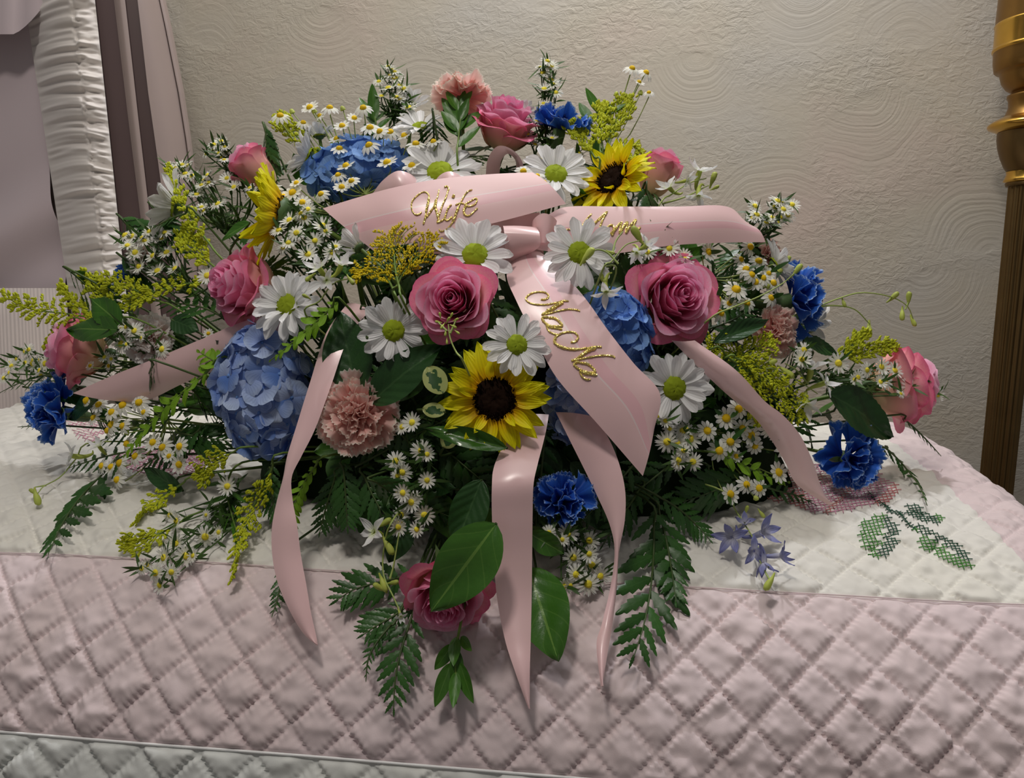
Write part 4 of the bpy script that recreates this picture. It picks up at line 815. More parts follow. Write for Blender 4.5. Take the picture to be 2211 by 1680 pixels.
def sprig(kind, blooms, base, size, label, lift=.012, up=.25, foliage=True, buds=()):
    """blooms: (px, py[, size factor]); base: where the branches meet"""
    nm = {'a': 'aster_sprig', 'f': 'feverfew_sprig'}[kind]
    Bp = P3(base[0], base[1], -.022); root = thing(nm, label, {'a': 'aster', 'f': 'feverfew'}[kind], Bp, {'a': 'white aster sprigs', 'f': 'feverfew sprigs'}[kind])
    sm = MB(); fm = MB(); smat = M_needle if kind == 'a' else M_stem_p
    if kind == 'a': blooms = blooms + [(q[0] + rng.uniform(-15, 15), q[1] + rng.uniform(-13, 13), .75) for q in blooms if rng.random() < .45]
    for q in blooms:
        px, py = q[0], q[1]; f = q[2] if len(q) > 2 else 1.0; C = P3(px, py, lift + rng.uniform(-.006, .008)); s = size * (1.22 if kind == 'a' else 1.16) * f * mpp(C) * rng.uniform(.92, 1.08)
        z = (outward(C) * .5 + cdir(rng.uniform(-.55, .55), up + rng.uniform(-.35, .45), 1.0) * .8).normalized()
        v = rng.randrange(3); Mx = Matrix.Translation(C) @ frame(z, rng.random() * 6.28) @ Matrix.Scale(s, 4)
        h = ob('bloom', shared((kind, 'h', v), lambda: aster_head(v) if kind == 'a' else fever_head(v)), root, rel(root, Mx))
        ob('disc', shared((kind, 'd'), lambda: dome('disc', M_disc_a, .15, .10, 0, .014, 5, 12) if kind == 'a' else dome('disc', M_disc_y, .175, .15, 0, .012, 6, 14)), h)
        mid = C.lerp(Bp, .5) - z * (C - Bp).length * .22; path = smooth_path([C - z * s * .03, C - z * s * .4, mid, Bp], 9); sm.add(tube_pts(path, .0007 if kind == 'f' else .0008, 4), True)
        if kind == 'a' or foliage:
            for t in np.linspace(.12, .95, 9 if kind == 'a' else 3):
                p = Vector(path[int(t * 8)]); d = Vector((rng.uniform(-1, 1), rng.uniform(-1, .4), rng.uniform(-.5, 1))).normalized(); L = rng.uniform(.010, .026)
                M4 = axes(d, (z + Vector((rng.uniform(-.5, .5), 0, rng.uniform(-.5, .5)))).normalized()); b = blade(L, .0017 if kind == 'a' else .0026, sh_leaf, 3, 5, bend=rng.uniform(-.3, .3))
                fm.add(b @ np.array(M4.to_3x3()).T + np.array(list(p)))
    for q in buds:
        C = P3(q[0], q[1], lift); z = outward(C); mid = C.lerp(Bp, .5); sm.add(tube_pts(smooth_path([C, mid - z * .01, Bp], 7), .0006, 4), True)
        ob('bud', shared('budm', lambda: dome('bud', M_bud, .5, .8, 0, .03, 5, 8)), root, rel(root, Matrix.Translation(C) @ frame(z) @ Matrix.Scale(12 * mpp(C), 4)))
    sm.add(tube_pts(smooth_path([Bp, Bp.lerp(core_pt(Bp), .5) - outward(Bp) * .01, core_pt(Bp)], 8), .0013, 5), True)
    ob('stems', sm.mesh('stems', smat), root, rel(root, Matrix.Identity(4)))
    if fm.n: tag(ob('leaflets', fm.mesh('leaflets', M_needle if kind == 'a' else M_fern_d), root, rel(root, Matrix.Identity(4))), kind='stuff')
A, Fv = 'a', 'f'
sprig(A, [(838, 143, .6), (852, 168), (838, 190), (872, 192, .9), (818, 176, .7), (824, 208, .8), (862, 214, .8), (846, 150, .6), (884, 232, .8)], (850, 262), 37, 'white aster spike at the top left of the pink carnation', 0, .4)
sprig(A, [(1182, 132, .8), (1188, 143), (1172, 158), (1190, 173), (1175, 192), (1200, 200, .8), (1184, 225), (1200, 182, .7), (1166, 145, .6), (1160, 260, .8), (1192, 298, .7)], (1180, 320), 36, 'tall white aster spike in front of the upper blue carnation', 0, .4)
sprig(A, [(462, 312, .8), (478, 305, .8), (490, 320, .9), (472, 330, .8), (484, 345, .8), (460, 325, .6)], (520, 390), 30, 'small white aster spike left of the pale rose bud', 0, .4)
sprig(A, [(380, 362, .8), (405, 358, .8), (415, 380), (432, 400), (448, 378, .8), (425, 420), (450, 395, .9), (400, 375), (505, 404, .9), (470, 440), (440, 455, .8), (490, 385, .8), (545, 415, .8)], (490, 500), 34, 'white aster cluster left of the half-hidden sunflower', .0, .3)
sprig(A, [(625, 475), (657, 470), (640, 503), (623, 524), (602, 497), (697, 487), (680, 520), (665, 549), (718, 545), (610, 455, .8), (665, 452, .8)], (670, 590), 37, 'dense white aster cluster in front of the half-hidden sunflower', .022, .3)
sprig(A, [(270, 508), (285, 510, .9), (292, 545), (330, 552), (312, 520, .8), (350, 515, .9), (378, 580), (340, 585), (300, 575, .9), (275, 530, .8), (322, 500, .8), (448, 595, 1.1), (360, 545)], (420, 640), 37, 'white aster cluster above the left goldenrod', .0, .3)
sprig(A, [(262, 743, 1.2), (290, 714), (250, 712, .7), (272, 706, .7), (350, 754), (240, 775, .6), (305, 730, .6)], (345, 800), 36, 'white aster sprig over the pale pink carnation', .022, .1)
sprig(A, [(25, 790, .8), (50, 788), (70, 785), (98, 785, 1.1), (62, 755, .8), (35, 775, .7), (20, 805, .8), (85, 800, .9)], (170, 800), 32, 'white aster sprig at the far left edge', .0, .1)
sprig(A, [(890, 912), (868, 922, .8), (910, 973, 1.1), (855, 996), (868, 1020, 1.1), (922, 1037, .9), (870, 1064, .9), (888, 1084), (866, 1112), (916, 1112, 1.1), (860, 1138, .9), (900, 1143, .9)], (880, 1050), 39, 'white aster sprig in the dark gap below the pink carnation', .0, .1)
sprig(A, [(491, 1050, 1.1), (381, 1125), (445, 1112, .6), (443, 1159, 1.1), (472, 1149, .8), (379, 1173, 1.15), (354, 1204, 1.15), (402, 1200, 1.1), (336, 1237, 1.15), (370, 1235), (345, 1263), (317, 1220, .8)], (520, 1060), 37, 'white aster sprig lying on the quilt at the lower left', .004, .4)
sprig(A, [(1225, 1152, 1.1), (1272, 1167), (1238, 1204, 1.1), (1278, 1220, 1.1), (1244, 1240, 1.15), (1270, 1261, 1.15), (1296, 1244), (1219, 1265, .9), (1272, 1196, .9), (1185, 1150, .8)], (1240, 1110), 39, 'white aster sprig below the front blue carnation', .0, -.05)
sprig(A, [(1461, 957, 1.2), (1490, 947, 1.25), (1440, 954, 1.1), (1474, 930, 1.1), (1465, 993), (1496, 997), (1447, 900), (1419, 897, .9), (1475, 966, .8), (1446, 925, .7)], (1500, 880), 38, 'white aster cluster below the daisy by the NaNa ribbon', .012, .1)
sprig(A, [(1810, 784, 1.15), (1736, 755), (1731, 776), (1872, 799), (1903, 792), (1852, 815), (1911, 823, 1.1), (1932, 800), (1963, 835, 1.2), (2001, 823, 1.1), (1981, 814, .8), (1990, 851, .9), (2016, 845, .9), (1945, 850, .6)], (1770, 820), 35, 'long white aster sprig reaching across the far right rose', .03, .1)
sprig(A, [(1630, 445), (1634, 464, 1.1), (1673, 448), (1691, 452), (1710, 442), (1679, 434), (1668, 470, .9), (1700, 465), (1655, 480, .8)], (1600, 540), 36, 'white aster cluster past the tip of the Mom ribbon', .0, .3)
sprig(A, [(1365, 522), (1402, 515), (1445, 536), (1425, 505, .8), (1440, 490, .7), (1398, 545), (1480, 560, .9), (1375, 548)], (1430, 580), 37, 'white aster sprig above the large pink rose', .014, .2)
sprig(A, [(1155, 312, .8), (1230, 338, .7), (1170, 345, .7), (1250, 330, .7), (1140, 290, .7)], (1200, 400), 30, 'few white asters behind the upper right daisy', -.012, .3)
sprig(Fv, [(605, 250), (669, 232), (712, 233), (784, 233), (739, 272), (797, 314, 1.25), (836, 351, 1.3), (747, 358, 1.1), (889, 358, 1.2), (898, 311, 1.2), (936, 306), (873, 293), (799, 276, 1.1), (820, 284), (727, 300), (843, 285), (730, 378), (738, 404), (759, 391), (733, 321), (690, 250, .8), (655, 265, .8), (765, 255, .8)], (790, 420), 36, 'loose feverfew spray over the upper blue hydrangea', .02, .5, False, [(632, 244), (741, 238), (680, 243)])
sprig(Fv, [(589, 410), (632, 416, 1.1), (613, 425), (653, 437), (693, 419), (640, 395, .8)], (730, 460), 36, 'short feverfew sprig above the half-hidden sunflower', .018, .3, False)
sprig(Fv, [(1365, 148), (1395, 157), (1380, 177, .8), (1401, 200, .7)], (1310, 330), 33, 'tall thin feverfew sprig at the top right', -.01, .5, False, [(1382, 204), (1330, 207)])
sprig(Fv, [(1130, 370), (1174, 395), (1160, 380, .8)], (1180, 440), 38, 'two feverfew heads at the fold of the Wife ribbon', .03, .3, False)
sprig(Fv, [(1530, 544), (1620, 533, 1.1), (1638, 564), (1611, 581, 1.1), (1623, 593, 1.05), (1589, 625, 1.25), (1631, 609), (1550, 646), (1556, 676, 1.1), (1613, 655, .9), (1670, 611), (1665, 643), (1690, 572), (1648, 600, .9), (1575, 655, .8), (1600, 560, .8), (1660, 590, .8)], (1530, 600), 37, 'feverfew spray right of the large pink rose', .004, .2, True, [(1682, 587), (1700, 560), (1655, 620)])
sprig(Fv, [(1568, 903, 1.15), (1527, 930, 1.15), (1595, 883, 1.1), (1635, 908), (1660, 924, 1.05), (1577, 954, 1.1), (1553, 973, 1.15), (1621, 939, 1.1), (1630, 963), (1699, 968, 1.25), (1681, 1020, 1.1), (1639, 1054), (1612, 1046), (1577, 1067, 1.1), (1676, 939, .8), (1603, 925, .9), (1590, 985, .7)], (1540, 930), 38, 'feverfew spray below the right white daisy', .012, .2, True, [(1630, 1075)])
sprig(Fv, [(187, 865, 1.1), (213, 874, 1.05), (241, 890), (265, 875, 1.25), (300, 869, 1.05), (202, 902), (241, 917, 1.1), (265, 920, 1.1), (330, 955), (351, 966, 1.15), (388, 964, 1.15), (274, 958), (259, 1000, 1.2), (220, 1006), (240, 1008), (387, 1003, 1.1), (292, 985), (253, 1036), (232, 930, .9), (365, 985, .8), (310, 890, .8)], (360, 905), 36, 'feverfew spray below the left ribbon tail', .012, .4, False, [(278, 935), (70, 897)])
sprig(Fv, [(243, 772, .8), (330, 800, .8), (195, 790, .7), (235, 790, .7), (450, 720, .7)], (330, 770), 30, 'sparse feverfew heads above the left ribbon tail', .0, .2, False)
# ------------------------------------------------------------------ goldenrod plumes
def plume(pts, wpx, label, mat=None, lift=.012, n=26, budpx=8.4, both=True, broad=1.0, nb=9):
    """pts: tip ... base in photo pixels"""
    mat = mat or M_gold; W3 = [P3(x, y, lift) for x, y in pts]; Bp = W3[-1]; root = thing('goldenrod_plume', label, 'goldenrod', Bp, 'goldenrod plumes')
    path = smooth_path(W3[::-1], 40); L = np.linalg.norm(np.diff(path, axis=0), axis=1).sum(); m0 = mpp(Bp); w = wpx * 1.12 * m0; br = budpx * .5 * m0
    sm = MB(); bm = MB(); c = core_pt(Bp); sm.add(tube_pts(smooth_path([c, c.lerp(Bp, .6) - outward(Bp) * .01] + [Vector(p) for p in path[::6]] + [Vector(path[-1])], 30), [.0012, .0012, .0009, .0005], 5), True)
    def bud(p, d, sc):
        d = Vector(d).normalized(); Mx = axes(d, Vector((.2, -.9, .4))); a = np.linspace(0, 6.2832, 5, endpoint=False); pr = ((-.9, .25), (-.3, .62), (.45, .62), (1.1, .12))
        b = np.stack([np.stack([np.full(5, x * br * sc * 1.25), np.cos(a) * r * br * sc, np.sin(a) * r * br * sc], -1) for x, r in pr], 1); bm.add(b @ np.array(Mx.to_3x3()).T + np.array(list(p)), True)
    for i in range(n):
        t = .22 + .78 * (i + rng.random()) / n; k = min(38, int(t * 39)); p = Vector(path[k]); T = (Vector(path[k + 1]) - p).normalized(); N = outward(p) * .4 - FWD * .4; side = T.cross(N).normalized()
        sg = 1 if i % 2 else -1; l = w * (.25 + .95 * math.sin(math.pi * min(1, (1.02 - t) * .95 + .06)) * broad) * rng.uniform(.6, 1.1)
        d = (side * sg * .8 + T * .75 + N * rng.uniform(-.25, .55)).normalized(); end = p + d * l; mid = p + d * l * .55 + T * l * .16
        arc = smooth_path([p, mid, end], nb); sm.add(tube_pts(arc[::2], .0004, 3), True)
        for q in range(1, nb):
            pp = Vector(arc[q]); dd = T * .8 + N * rng.uniform(.1, .7) + side * rng.uniform(-.7, .7); e = br * rng.uniform(.6, 2.2); bud(pp + dd.normalized() * e, dd, rng.uniform(.75, 1.15))
            if rng.random() < .6: dd = T * .7 + N * rng.uniform(-.2, .7) - side * rng.uniform(-.9, .9); bud(pp + dd.normalized() * e, dd, rng.uniform(.7, 1.1))
    for q in range(24, 40, 1):
        pp = Vector(path[q]); T = (Vector(path[q]) - Vector(path[q - 1])).normalized(); dd = T + Vector((rng.uniform(-.6, .6), rng.uniform(-.6, .2), rng.uniform(-.6, .6))); bud(pp + dd.normalized() * br, dd, 1.0)
    ob('stem', sm.mesh('stem', M_stem), root, rel(root, Matrix.Identity(4))); tag(ob('flower_buds', bm.mesh('flower_buds', mat), root, rel(root, Matrix.Identity(4))), kind='stuff')
plume([(8, 640), (70, 668), (130, 675), (215, 688), (300, 690)], 34, 'yellow-green goldenrod plume reaching furthest left', None, .01, 30)
plume([(134, 616), (150, 645), (190, 672), (240, 690)], 20, 'small goldenrod tip standing above the far left plume', None, .006, 16)
plume([(178, 592), (200, 622), (240, 650), (290, 680)], 20, 'goldenrod tip against the ruched lid border', None, .0, 18)
plume([(210, 600), (260, 612), (320, 640), (380, 665)], 26, 'goldenrod plume under the left aster cluster', None, .004, 22)
plume([(235, 680), (290, 650), (350, 625), (430, 610), (480, 620)], 26, 'dark goldenrod plume drooping above the toothed leaves', None, .004, 26)
plume([(362, 362), (385, 420), (425, 490), (480, 560)], 20, 'long slim goldenrod stem crossing the left daisy', None, .02, 24)
plume([(395, 500), (420, 530), (445, 560), (490, 600)], 36, 'bushy goldenrod beside the deep pink rose', None, .008, 24)
plume([(604, 255), (625, 280), (660, 310), (700, 340)], 26, 'goldenrod tip beside the upper small daisies', None, .0, 20)
plume([(680, 335), (690, 350), (715, 375)], 22, 'short goldenrod tuft under the small daisies', None, .0, 14)
plume([(840, 508), (850, 545), (855, 590), (870, 650)], 52, 'bright yellow goldenrod cluster below the Wife ribbon', M_gold_y, .035, 30, 6.0, True, 1.2)
plume([(945, 520), (905, 552), (870, 590), (850, 640)], 40, 'bright yellow goldenrod branch touching the middle daisy', M_gold_y, .03, 26, 6.0)
plume([(775, 590), (800, 580), (835, 600), (860, 650)], 34, 'yellow goldenrod branch pointing left of the cluster', M_gold_y, .03, 20, 6.0)
plume([(1352, 214), (1335, 250), (1318, 290), (1300, 345)], 32, 'goldenrod plume standing at the top right', None, .0, 26, 8)
plume([(1232, 268), (1250, 290), (1272, 320), (1295, 360)], 26, 'goldenrod plume behind the upper right daisy', None, .01, 20, 8)
plume([(1300, 230), (1298, 260), (1296, 300), (1295, 350)], 26, 'goldenrod plume between two others at the top right', None, .005, 20, 8)
plume([(1384, 328), (1360, 312), (1335, 325), (1315, 360)], 20, 'arched goldenrod tip over the upper right sunflower', None, .0, 18, 6)
plume([(1388, 345), (1370, 338), (1345, 350), (1325, 380)], 14, 'thin goldenrod tip beside the pale rose', None, .0, 14, 6)
plume([(1733, 888), (1690, 855), (1640, 820), (1590, 785), (1540, 750)], 48, 'large goldenrod plume hanging over the right ribbon tail', None, .022, 44, 6.5)
plume([(1668, 735), (1630, 755), (1590, 775), (1540, 790)], 34, 'goldenrod branch under the salmon carnation at right', None, .018, 26, 6.5)
plume([(1640, 905), (1620, 860), (1590, 820), (1550, 780)], 34, 'goldenrod branch drooping onto the right ribbon tail', None, .022, 26, 6.5)
plume([(1530, 745), (1560, 752), (1590, 765), (1620, 790)], 30, 'goldenrod tuft below the large pink rose', None, .014, 18, 6.5)
plume([(1690, 835), (1650, 800), (1610, 780), (1570, 770)], 36, 'goldenrod branch in the middle of the right cluster', None, .026, 28, 6.5)
plume([(1932, 744), (1890, 752), (1840, 768), (1780, 785)], 24, 'goldenrod plume pointing at the far right rose', None, .01, 24)
plume([(1868, 718), (1845, 740), (1820, 760), (1780, 780)], 20, 'small goldenrod tip above the long aster sprig', None, .01, 16)
plume([(505, 1242), (520, 1170), (545, 1100), (580, 1030), (600, 980)], 32, 'goldenrod plume hanging down below the long hydrangea', None, .006, 34, 8)
plume([(432, 1032), (455, 1005), (485, 985), (530, 965)], 34, 'goldenrod tuft touching the foot of the long hydrangea', None, .02, 20, 8)
plume([(296, 1122), (330, 1090), (370, 1060), (420, 1028)], 26, 'goldenrod tip lying on the quilt below the feverfew', None, .002, 20, 7.5)
plume([(268, 1176), (310, 1165), (350, 1150), (420, 1110)], 26, 'lowest goldenrod tip on the quilt at left', None, .002, 20, 7.5)
plume([(98, 748), (115, 720), (140, 700), (180, 690)], 12, 'thin goldenrod tip edging the far left rose', None, .012, 14)
# ------------------------------------------------------------------ fern fronds
def leather_leaflet(v): return grid('leaflet', blade(1.0, .155 + .025 * v, lambda t: sh_leaf(t) + .05, 3, 26, bend=-.10 - .08 * v, fold=-.25, teeth=5, tooth=.42, ruff=.02, seed=v + 50), M_fern_d)
def bright_leaflet(v): return grid('leaflet', blade(1.0, .23, lambda t: max(0, math.sin(math.pi * min(1, t * .93 + .06))) ** .5, 4, 9, bend=(-.15, .25, -.4)[v], cup=.25, ruff=.08, seed=v + 60), M_fern_b)
def frond(pts, wpx, kind, label, lift=.008, pairs=9, group=None, tipw=.12, depths=None, face=None, widest=.35):
    """pts: tip ... base in photo pixels (or world points when depths is 'w')"""
    W3 = list(pts) if depths == 'w' else [P3(x, y, lift) for x, y in pts]; Bp = Vector(W3[-1])
    nm = 'leatherleaf_frond' if kind == 'd' else 'bright_fern_frond'
    root = thing(nm, label, 'fern', Bp, group or ('leatherleaf fern fronds' if kind == 'd' else 'bright fern fronds')); path = smooth_path(W3[::-1], 40); w = wpx * mpp(Bp)
    c = core_pt(Bp); sp = smooth_path([c, c.lerp(Bp, .6) - outward(Bp) * .012] + [Vector(p) for p in path[::5]] + [Vector(path[-1])], 30)
    ob('rachis', grid('rachis', tube_pts(sp, [.0013, .0012, .0009, .0004], 5), M_stem_d if kind == 'd' else M_stem, True), root, rel(root, Matrix.Identity(4)))
    for i in range(pairs * 2):
        t = .06 + .92 * (i // 2 + .5 * (i % 2) * .6) / pairs; k = min(38, int(t * 39)); p = Vector(path[k]); T = (Vector(path[k + 1]) - p).normalized(); N = (face or (outward(p) * .3 - FWD * .5 + Vector((0, 0, .55)))).normalized(); sd = T.cross(N).normalized() * (1 if i % 2 else -1)
        prof = (t / widest) ** .6 if t < widest else (1 - (t - widest) / (1 - widest)) ** .8; l = w * (tipw + (1 - tipw) * prof) * rng.uniform(.9, 1.1); v = rng.randrange(2 if kind == 'd' else 3)
        d = (sd * .72 + T * (.62 + .4 * t)).normalized(); Mx = Matrix.Translation(p) @ axes(d, N + sd * rng.uniform(-.25, .25)) @ Matrix.Scale(l, 4)
        ob('leaflet', shared((kind, 'leaflet', v), lambda: leather_leaflet(v) if kind == 'd' else bright_leaflet(v)), root, rel(root, Mx))
    k = 38; p = Vector(path[k]); T = (Vector(path[39]) - Vector(path[36])).normalized(); ob('leaflet', shared((kind, 'leaflet', 0), lambda: leather_leaflet(0) if kind == 'd' else bright_leaflet(0)), root, rel(root, Matrix.Translation(p) @ axes(T, outward(p) - FWD) @ Matrix.Scale(w * max(.25, tipw), 4)))
frond([(104, 1197), (130, 1140), (165, 1085), (215, 1030), (270, 985)], 100, 'd', 'dark fern tip pointing down onto the quilt at the far left', .004, 9)
frond([(150, 1010), (180, 1000), (230, 985), (300, 970)], 50, 'd', 'dark fern sprig below the far left blue carnation', -.004, 7)
frond([(0, 848), (40, 828), (90, 812), (160, 805)], 40, 'd', 'dark fern tip at the left edge of the picture', .0, 7)
frond([(38, 922), (65, 920), (100, 915), (150, 920)], 22, 'd', 'small dark fern tip behind the far left blue carnation', -.014, 6)
frond([(330, 492), (350, 482), (375, 470), (420, 455)], 26, 'd', 'toothed fern tip in front of the upper left daisy', .03, 7)
frond([(588, 1328), (600, 1290), (608, 1250), (612, 1190)], 34, 'd', 'dark fern tip behind the narrow left ribbon tail', -.004, 8)
frond([(850, 1533), (852, 1480), (862, 1420), (880, 1360), (900, 1300)], 74, 'd', 'dark fern frond hanging lowest below the pink rose', .0, 8, None, .2)
frond([(728, 1296), (760, 1275), (800, 1262), (850, 1250), (900, 1240)], 82, 'd', 'dark fern fanned out left of the lowest rose', .0, 8, None, .3)
frond([(785, 1370), (815, 1350), (850, 1330), (890, 1300)], 66, 'd', 'dark fern below the fanned fern by the lowest rose', .0, 7, None, .3)
frond([(790, 1470), (795, 1425), (815, 1385), (860, 1330)], 26, 'd', 'thin withered fern tip at the lower left of the lowest rose', .004, 8)
frond([(1368, 1420), (1390, 1350), (1405, 1270), (1412, 1180), (1410, 1090)], 118, 'd', 'large dark fern frond hanging right of the twisted ribbon tail', .004, 8, None, .22)
frond([(1460, 1300), (1450, 1230), (1435, 1150), (1415, 1080)], 78, 'd', 'dark fern frond beside the large hanging frond', .0, 9, None, .25)
frond([(1532, 1165), (1500, 1130), (1460, 1095), (1400, 1060)], 62, 'd', 'dark fern frond spreading right on the quilt', .0, 9, None, .25)
frond([(1300, 1180), (1330, 1130), (1360, 1090), (1390, 1040)], 60, 'd', 'dark fern frond behind the twisted ribbon tail', -.03, 8, None, .25)
frond([(750, 1140), (748, 1100), (745, 1050), (740, 990)], 66, 'd', 'dark fern frond below the pink carnation', .0, 9, None, .2)
frond([(690, 1150), (700, 1110), (715, 1060), (730, 1010)], 62, 'd', 'dark fern frond right of the narrow ribbon tail', -.01, 8, None, .2)
frond([(830, 1150), (820, 1100), (800, 1060), (780, 1010)], 62, 'd', 'dark fern frond under the aster sprig in the gap', -.01, 8, None, .2)
frond([(600, 1130), (590, 1090), (585, 1050), (590, 1000)], 56, 'd', 'dark fern frond behind the hanging goldenrod', -.006, 8, None, .2)
frond([(2032, 985), (2005, 955), (1975, 925), (1940, 895)], 22, 'd', 'thin fern tip past the far right rose', .002, 9)
frond([(2002, 1092), (1985, 1050), (1955, 1010), (1915, 970), (1870, 950)], 40, 'd', 'dark fern tip trailing past the right blue carnation', .0, 10)
frond([(1760, 1090), (1720, 1070), (1680, 1060), (1630, 1045)], 36, 'd', 'dark fern tip under the right ribbon tail end', -.006, 7)
frond([(1590, 1085), (1570, 1060), (1545, 1035), (1520, 1000)], 50, 'd', 'dark fern frond behind the right feverfew', -.012, 8)
frond([(268, 985), (300, 945), (350, 890), (410, 835), (490, 770)], 46, 'b', 'bright green fern left of the long hydrangea', .018, 13, None, .3)
frond([(430, 760), (455, 775), (480, 790), (510, 800)], 40, 'b', 'bright fern tip touching the left ribbon tail', .018, 6, None, .4)
frond([(582, 780), (620, 750), (660, 715), (700, 680), (735, 645)], 40, 'b', 'bright green fern over the top of the long hydrangea', .036, 10, None, .25)
frond([(630, 1192), (632, 1130), (640, 1080), (665, 1030), (700, 985)], 30, 'b', 'curled bright fern over the narrow ribbon tail', .016, 12, None, .25)
frond([(1705, 1042), (1660, 1030), (1620, 1012), (1570, 988), (1530, 975)], 34, 'b', 'bright lobed fern under the right feverfew', .01, 10, None, .35)
frond([(190, 962), (260, 935), (330, 905), (410, 880)], 70, 'd', 'dark fern frond behind the lower left feverfew', -.012, 9)
frond([(300, 1010), (345, 985), (400, 950), (450, 915)], 74, 'd', 'dark fern frond left of the long hydrangea foot', -.012, 9)
frond([(205, 800), (265, 790), (330, 780), (400, 760)], 60, 'd', 'dark fern frond above the left ribbon tail', -.012, 8)
frond([(330, 650), (385, 655), (440, 665), (490, 690)], 66, 'd', 'dark fern frond under the left goldenrod', -.01, 8)
frond([(1640, 640), (1600, 680), (1560, 700), (1500, 720)], 60, 'd', 'dark fern frond beside the salmon carnation at right', -.012, 8)
# ------------------------------------------------------------------ broad leaves
def bigleaf(base, tip, wpx, mat, label, lift=.01, tipl=None, bend=-.12, fold=.22, teeth=0, roll=0.0, nm='broad_leaf', ruff=.03, shape=None, face=None):
    A = P3(base[0], base[1], lift); B = P3(tip[0], tip[1], tipl if tipl is not None else lift); L = (B - A).length; d = (B - A).normalized(); root = thing(nm, label, 'leaf', A, 'broad green leaves')
    N = Vector(face) if face else (outward((A + B) / 2) * .5 - FWD * .7 + Vector((0, 0, .25))).normalized(); Mx = Matrix.Translation(A) @ axes(d, N) @ Matrix.Rotation(roll, 4, 'X')
    P = blade(L, wpx * .5 * mpp(A), shape or (lambda t: sh_leaf(t) + .015 * (1 - t)), 9, 31 if teeth else 20, bend=bend, fold=fold, ruff=ruff, teeth=teeth, tooth=.10, seed=rng.randrange(99))
    P[..., 2] -= bend * L * (P[..., 0] / L) * 1.0
    ob('leaf_blade', grid('leaf_blade', P, mat), root, rel(root, Mx)); stem_part(root, A, -d, .0013, M_stem_d)
bigleaf((1072, 1130), (930, 1322), 126, M_leaf, 'large glossy leaf lying over the lowest pink rose', .052, .050, -.34, .16)
bigleaf((1140, 1225), (1206, 1428), 120, M_leaf, 'large green leaf behind the straight front ribbon tail', .004, .008, -.06, .15)
bigleaf((1040, 1035), (980, 1190), 80, M_leaf_d, 'dark glossy leaf above the large glossy leaf', .016, .016, -.15, .3)
bigleaf((800, 870), (957, 745), 92, M_leaf_d, 'long dark leaf between the white daisy and the variegated leaf', .006, .002, -.15, .3)
bigleaf((770, 850), (735, 672), 110, M_leaf_d, 'broad dark leaf left of the drooping daisy', .004, .004, -.1, .2)
bigleaf((1095, 968), (915, 925), 44, M_leaf, 'green leaf edge under the front sunflower', .018, .022, -.2, .6)
bigleaf((1140, 1150), (1218, 1195), 50, M_leaf, 'small curled leaf right of the straight ribbon tail', .008, .004, -.4, .4)
bigleaf((1790, 850), (1925, 945), 110, M_leaf_d, 'dark toothed rose leaf at the right of the spray', .02, .026, -.12, .2, 13)
bigleaf((1735, 735), (1805, 765), 44, M_leaf_d, 'small dark leaf below the right blue carnation', .01, .01, -.1, .2, 8)
bigleaf((255, 712), (146, 714), 66, M_leaf, 'toothed green leaf over the far left rose', .036, .036, -.1, .1, 13)
bigleaf((262, 700), (196, 645), 62, M_leaf, 'green leaf above the far left rose', .022, .016, -.1, .1, 9)
bigleaf((370, 690), (430, 715), 46, M_leaf_d, 'dark leaf right of the pale pink carnation', .006, .006, -.1, .1)
bigleaf((210, 860), (150, 905), 54, M_leaf_d, 'dark leaf beside the far left blue carnation', .01, .0, -.2, .1)
bigleaf((958, 850), (922, 792), 52, M_var, 'cream edged variegated leaf left of the front sunflower', .02, .02, -.1, .05, 0, 0, 'variegated_leaf', .02, sh_oval)
bigleaf((962, 890), (912, 882), 34, M_var, 'small variegated leaf by the sunflower petals', .016, .016, -.1, .05, 0, 0, 'variegated_leaf', .02, sh_oval)
bigleaf((985, 930), (955, 965), 40, M_var, 'variegated leaf under the front sunflower', .004, .0, -.1, .05, 0, 0, 'variegated_leaf', .02, sh_oval)
bigleaf((1540, 740), (1660, 690), 40, M_leaf_d, 'slim dark leaf beside the right feverfew', .018, .018, -.2, .4)
bigleaf((395, 1060), (310, 1010), 40, M_leaf_d, 'dark leaf under the lower left feverfew', -.004, -.004, -.1, .2)
bigleaf((880, 1120), (840, 1215), 66, M_leaf_d, 'dark leaf above the pale larkspur spurs', .0, .0, -.1, .2)
bigleaf((540, 480), (480, 520), 32, M_leaf, 'pointed leaf under the half-hidden sunflower', .008, .008, -.1, .3)
# ------------------------------------------------------------------ ruscus
def ruscus(pts, leaves, label, lift=.01):
    W3 = [P3(x, y, lift) for x, y in pts]; Bp = W3[-1]; root = thing('ruscus_sprig', label, 'ruscus', Bp, 'ruscus sprigs'); c = core_pt(Bp)
    ob('stem', grid('stem', tube_pts(smooth_path([c, c.lerp(Bp, .6)] + W3[::-1], 24), [.0014, .0012, .0007], 5), M_stem, True), root, rel(root, Matrix.Identity(4)))
    for (bx, by, tx, ty, w) in leaves:
        A = P3(bx, by, lift); B = P3(tx, ty, lift + rng.uniform(-.008, .01)); L = (B - A).length; N = (outward(A) * .4 - FWD * .7 + Vector((rng.uniform(-.4, .4), 0, rng.uniform(-.1, .4)))).normalized()
        me = grid('leaf', blade(L, w * .5 * mpp(A), sh_leaf, 5, 12, bend=rng.uniform(-.12, .12), fold=.3), M_rusc); ob('leaf', me, root, rel(root, Matrix.Translation(A) @ axes(B - A, N)))
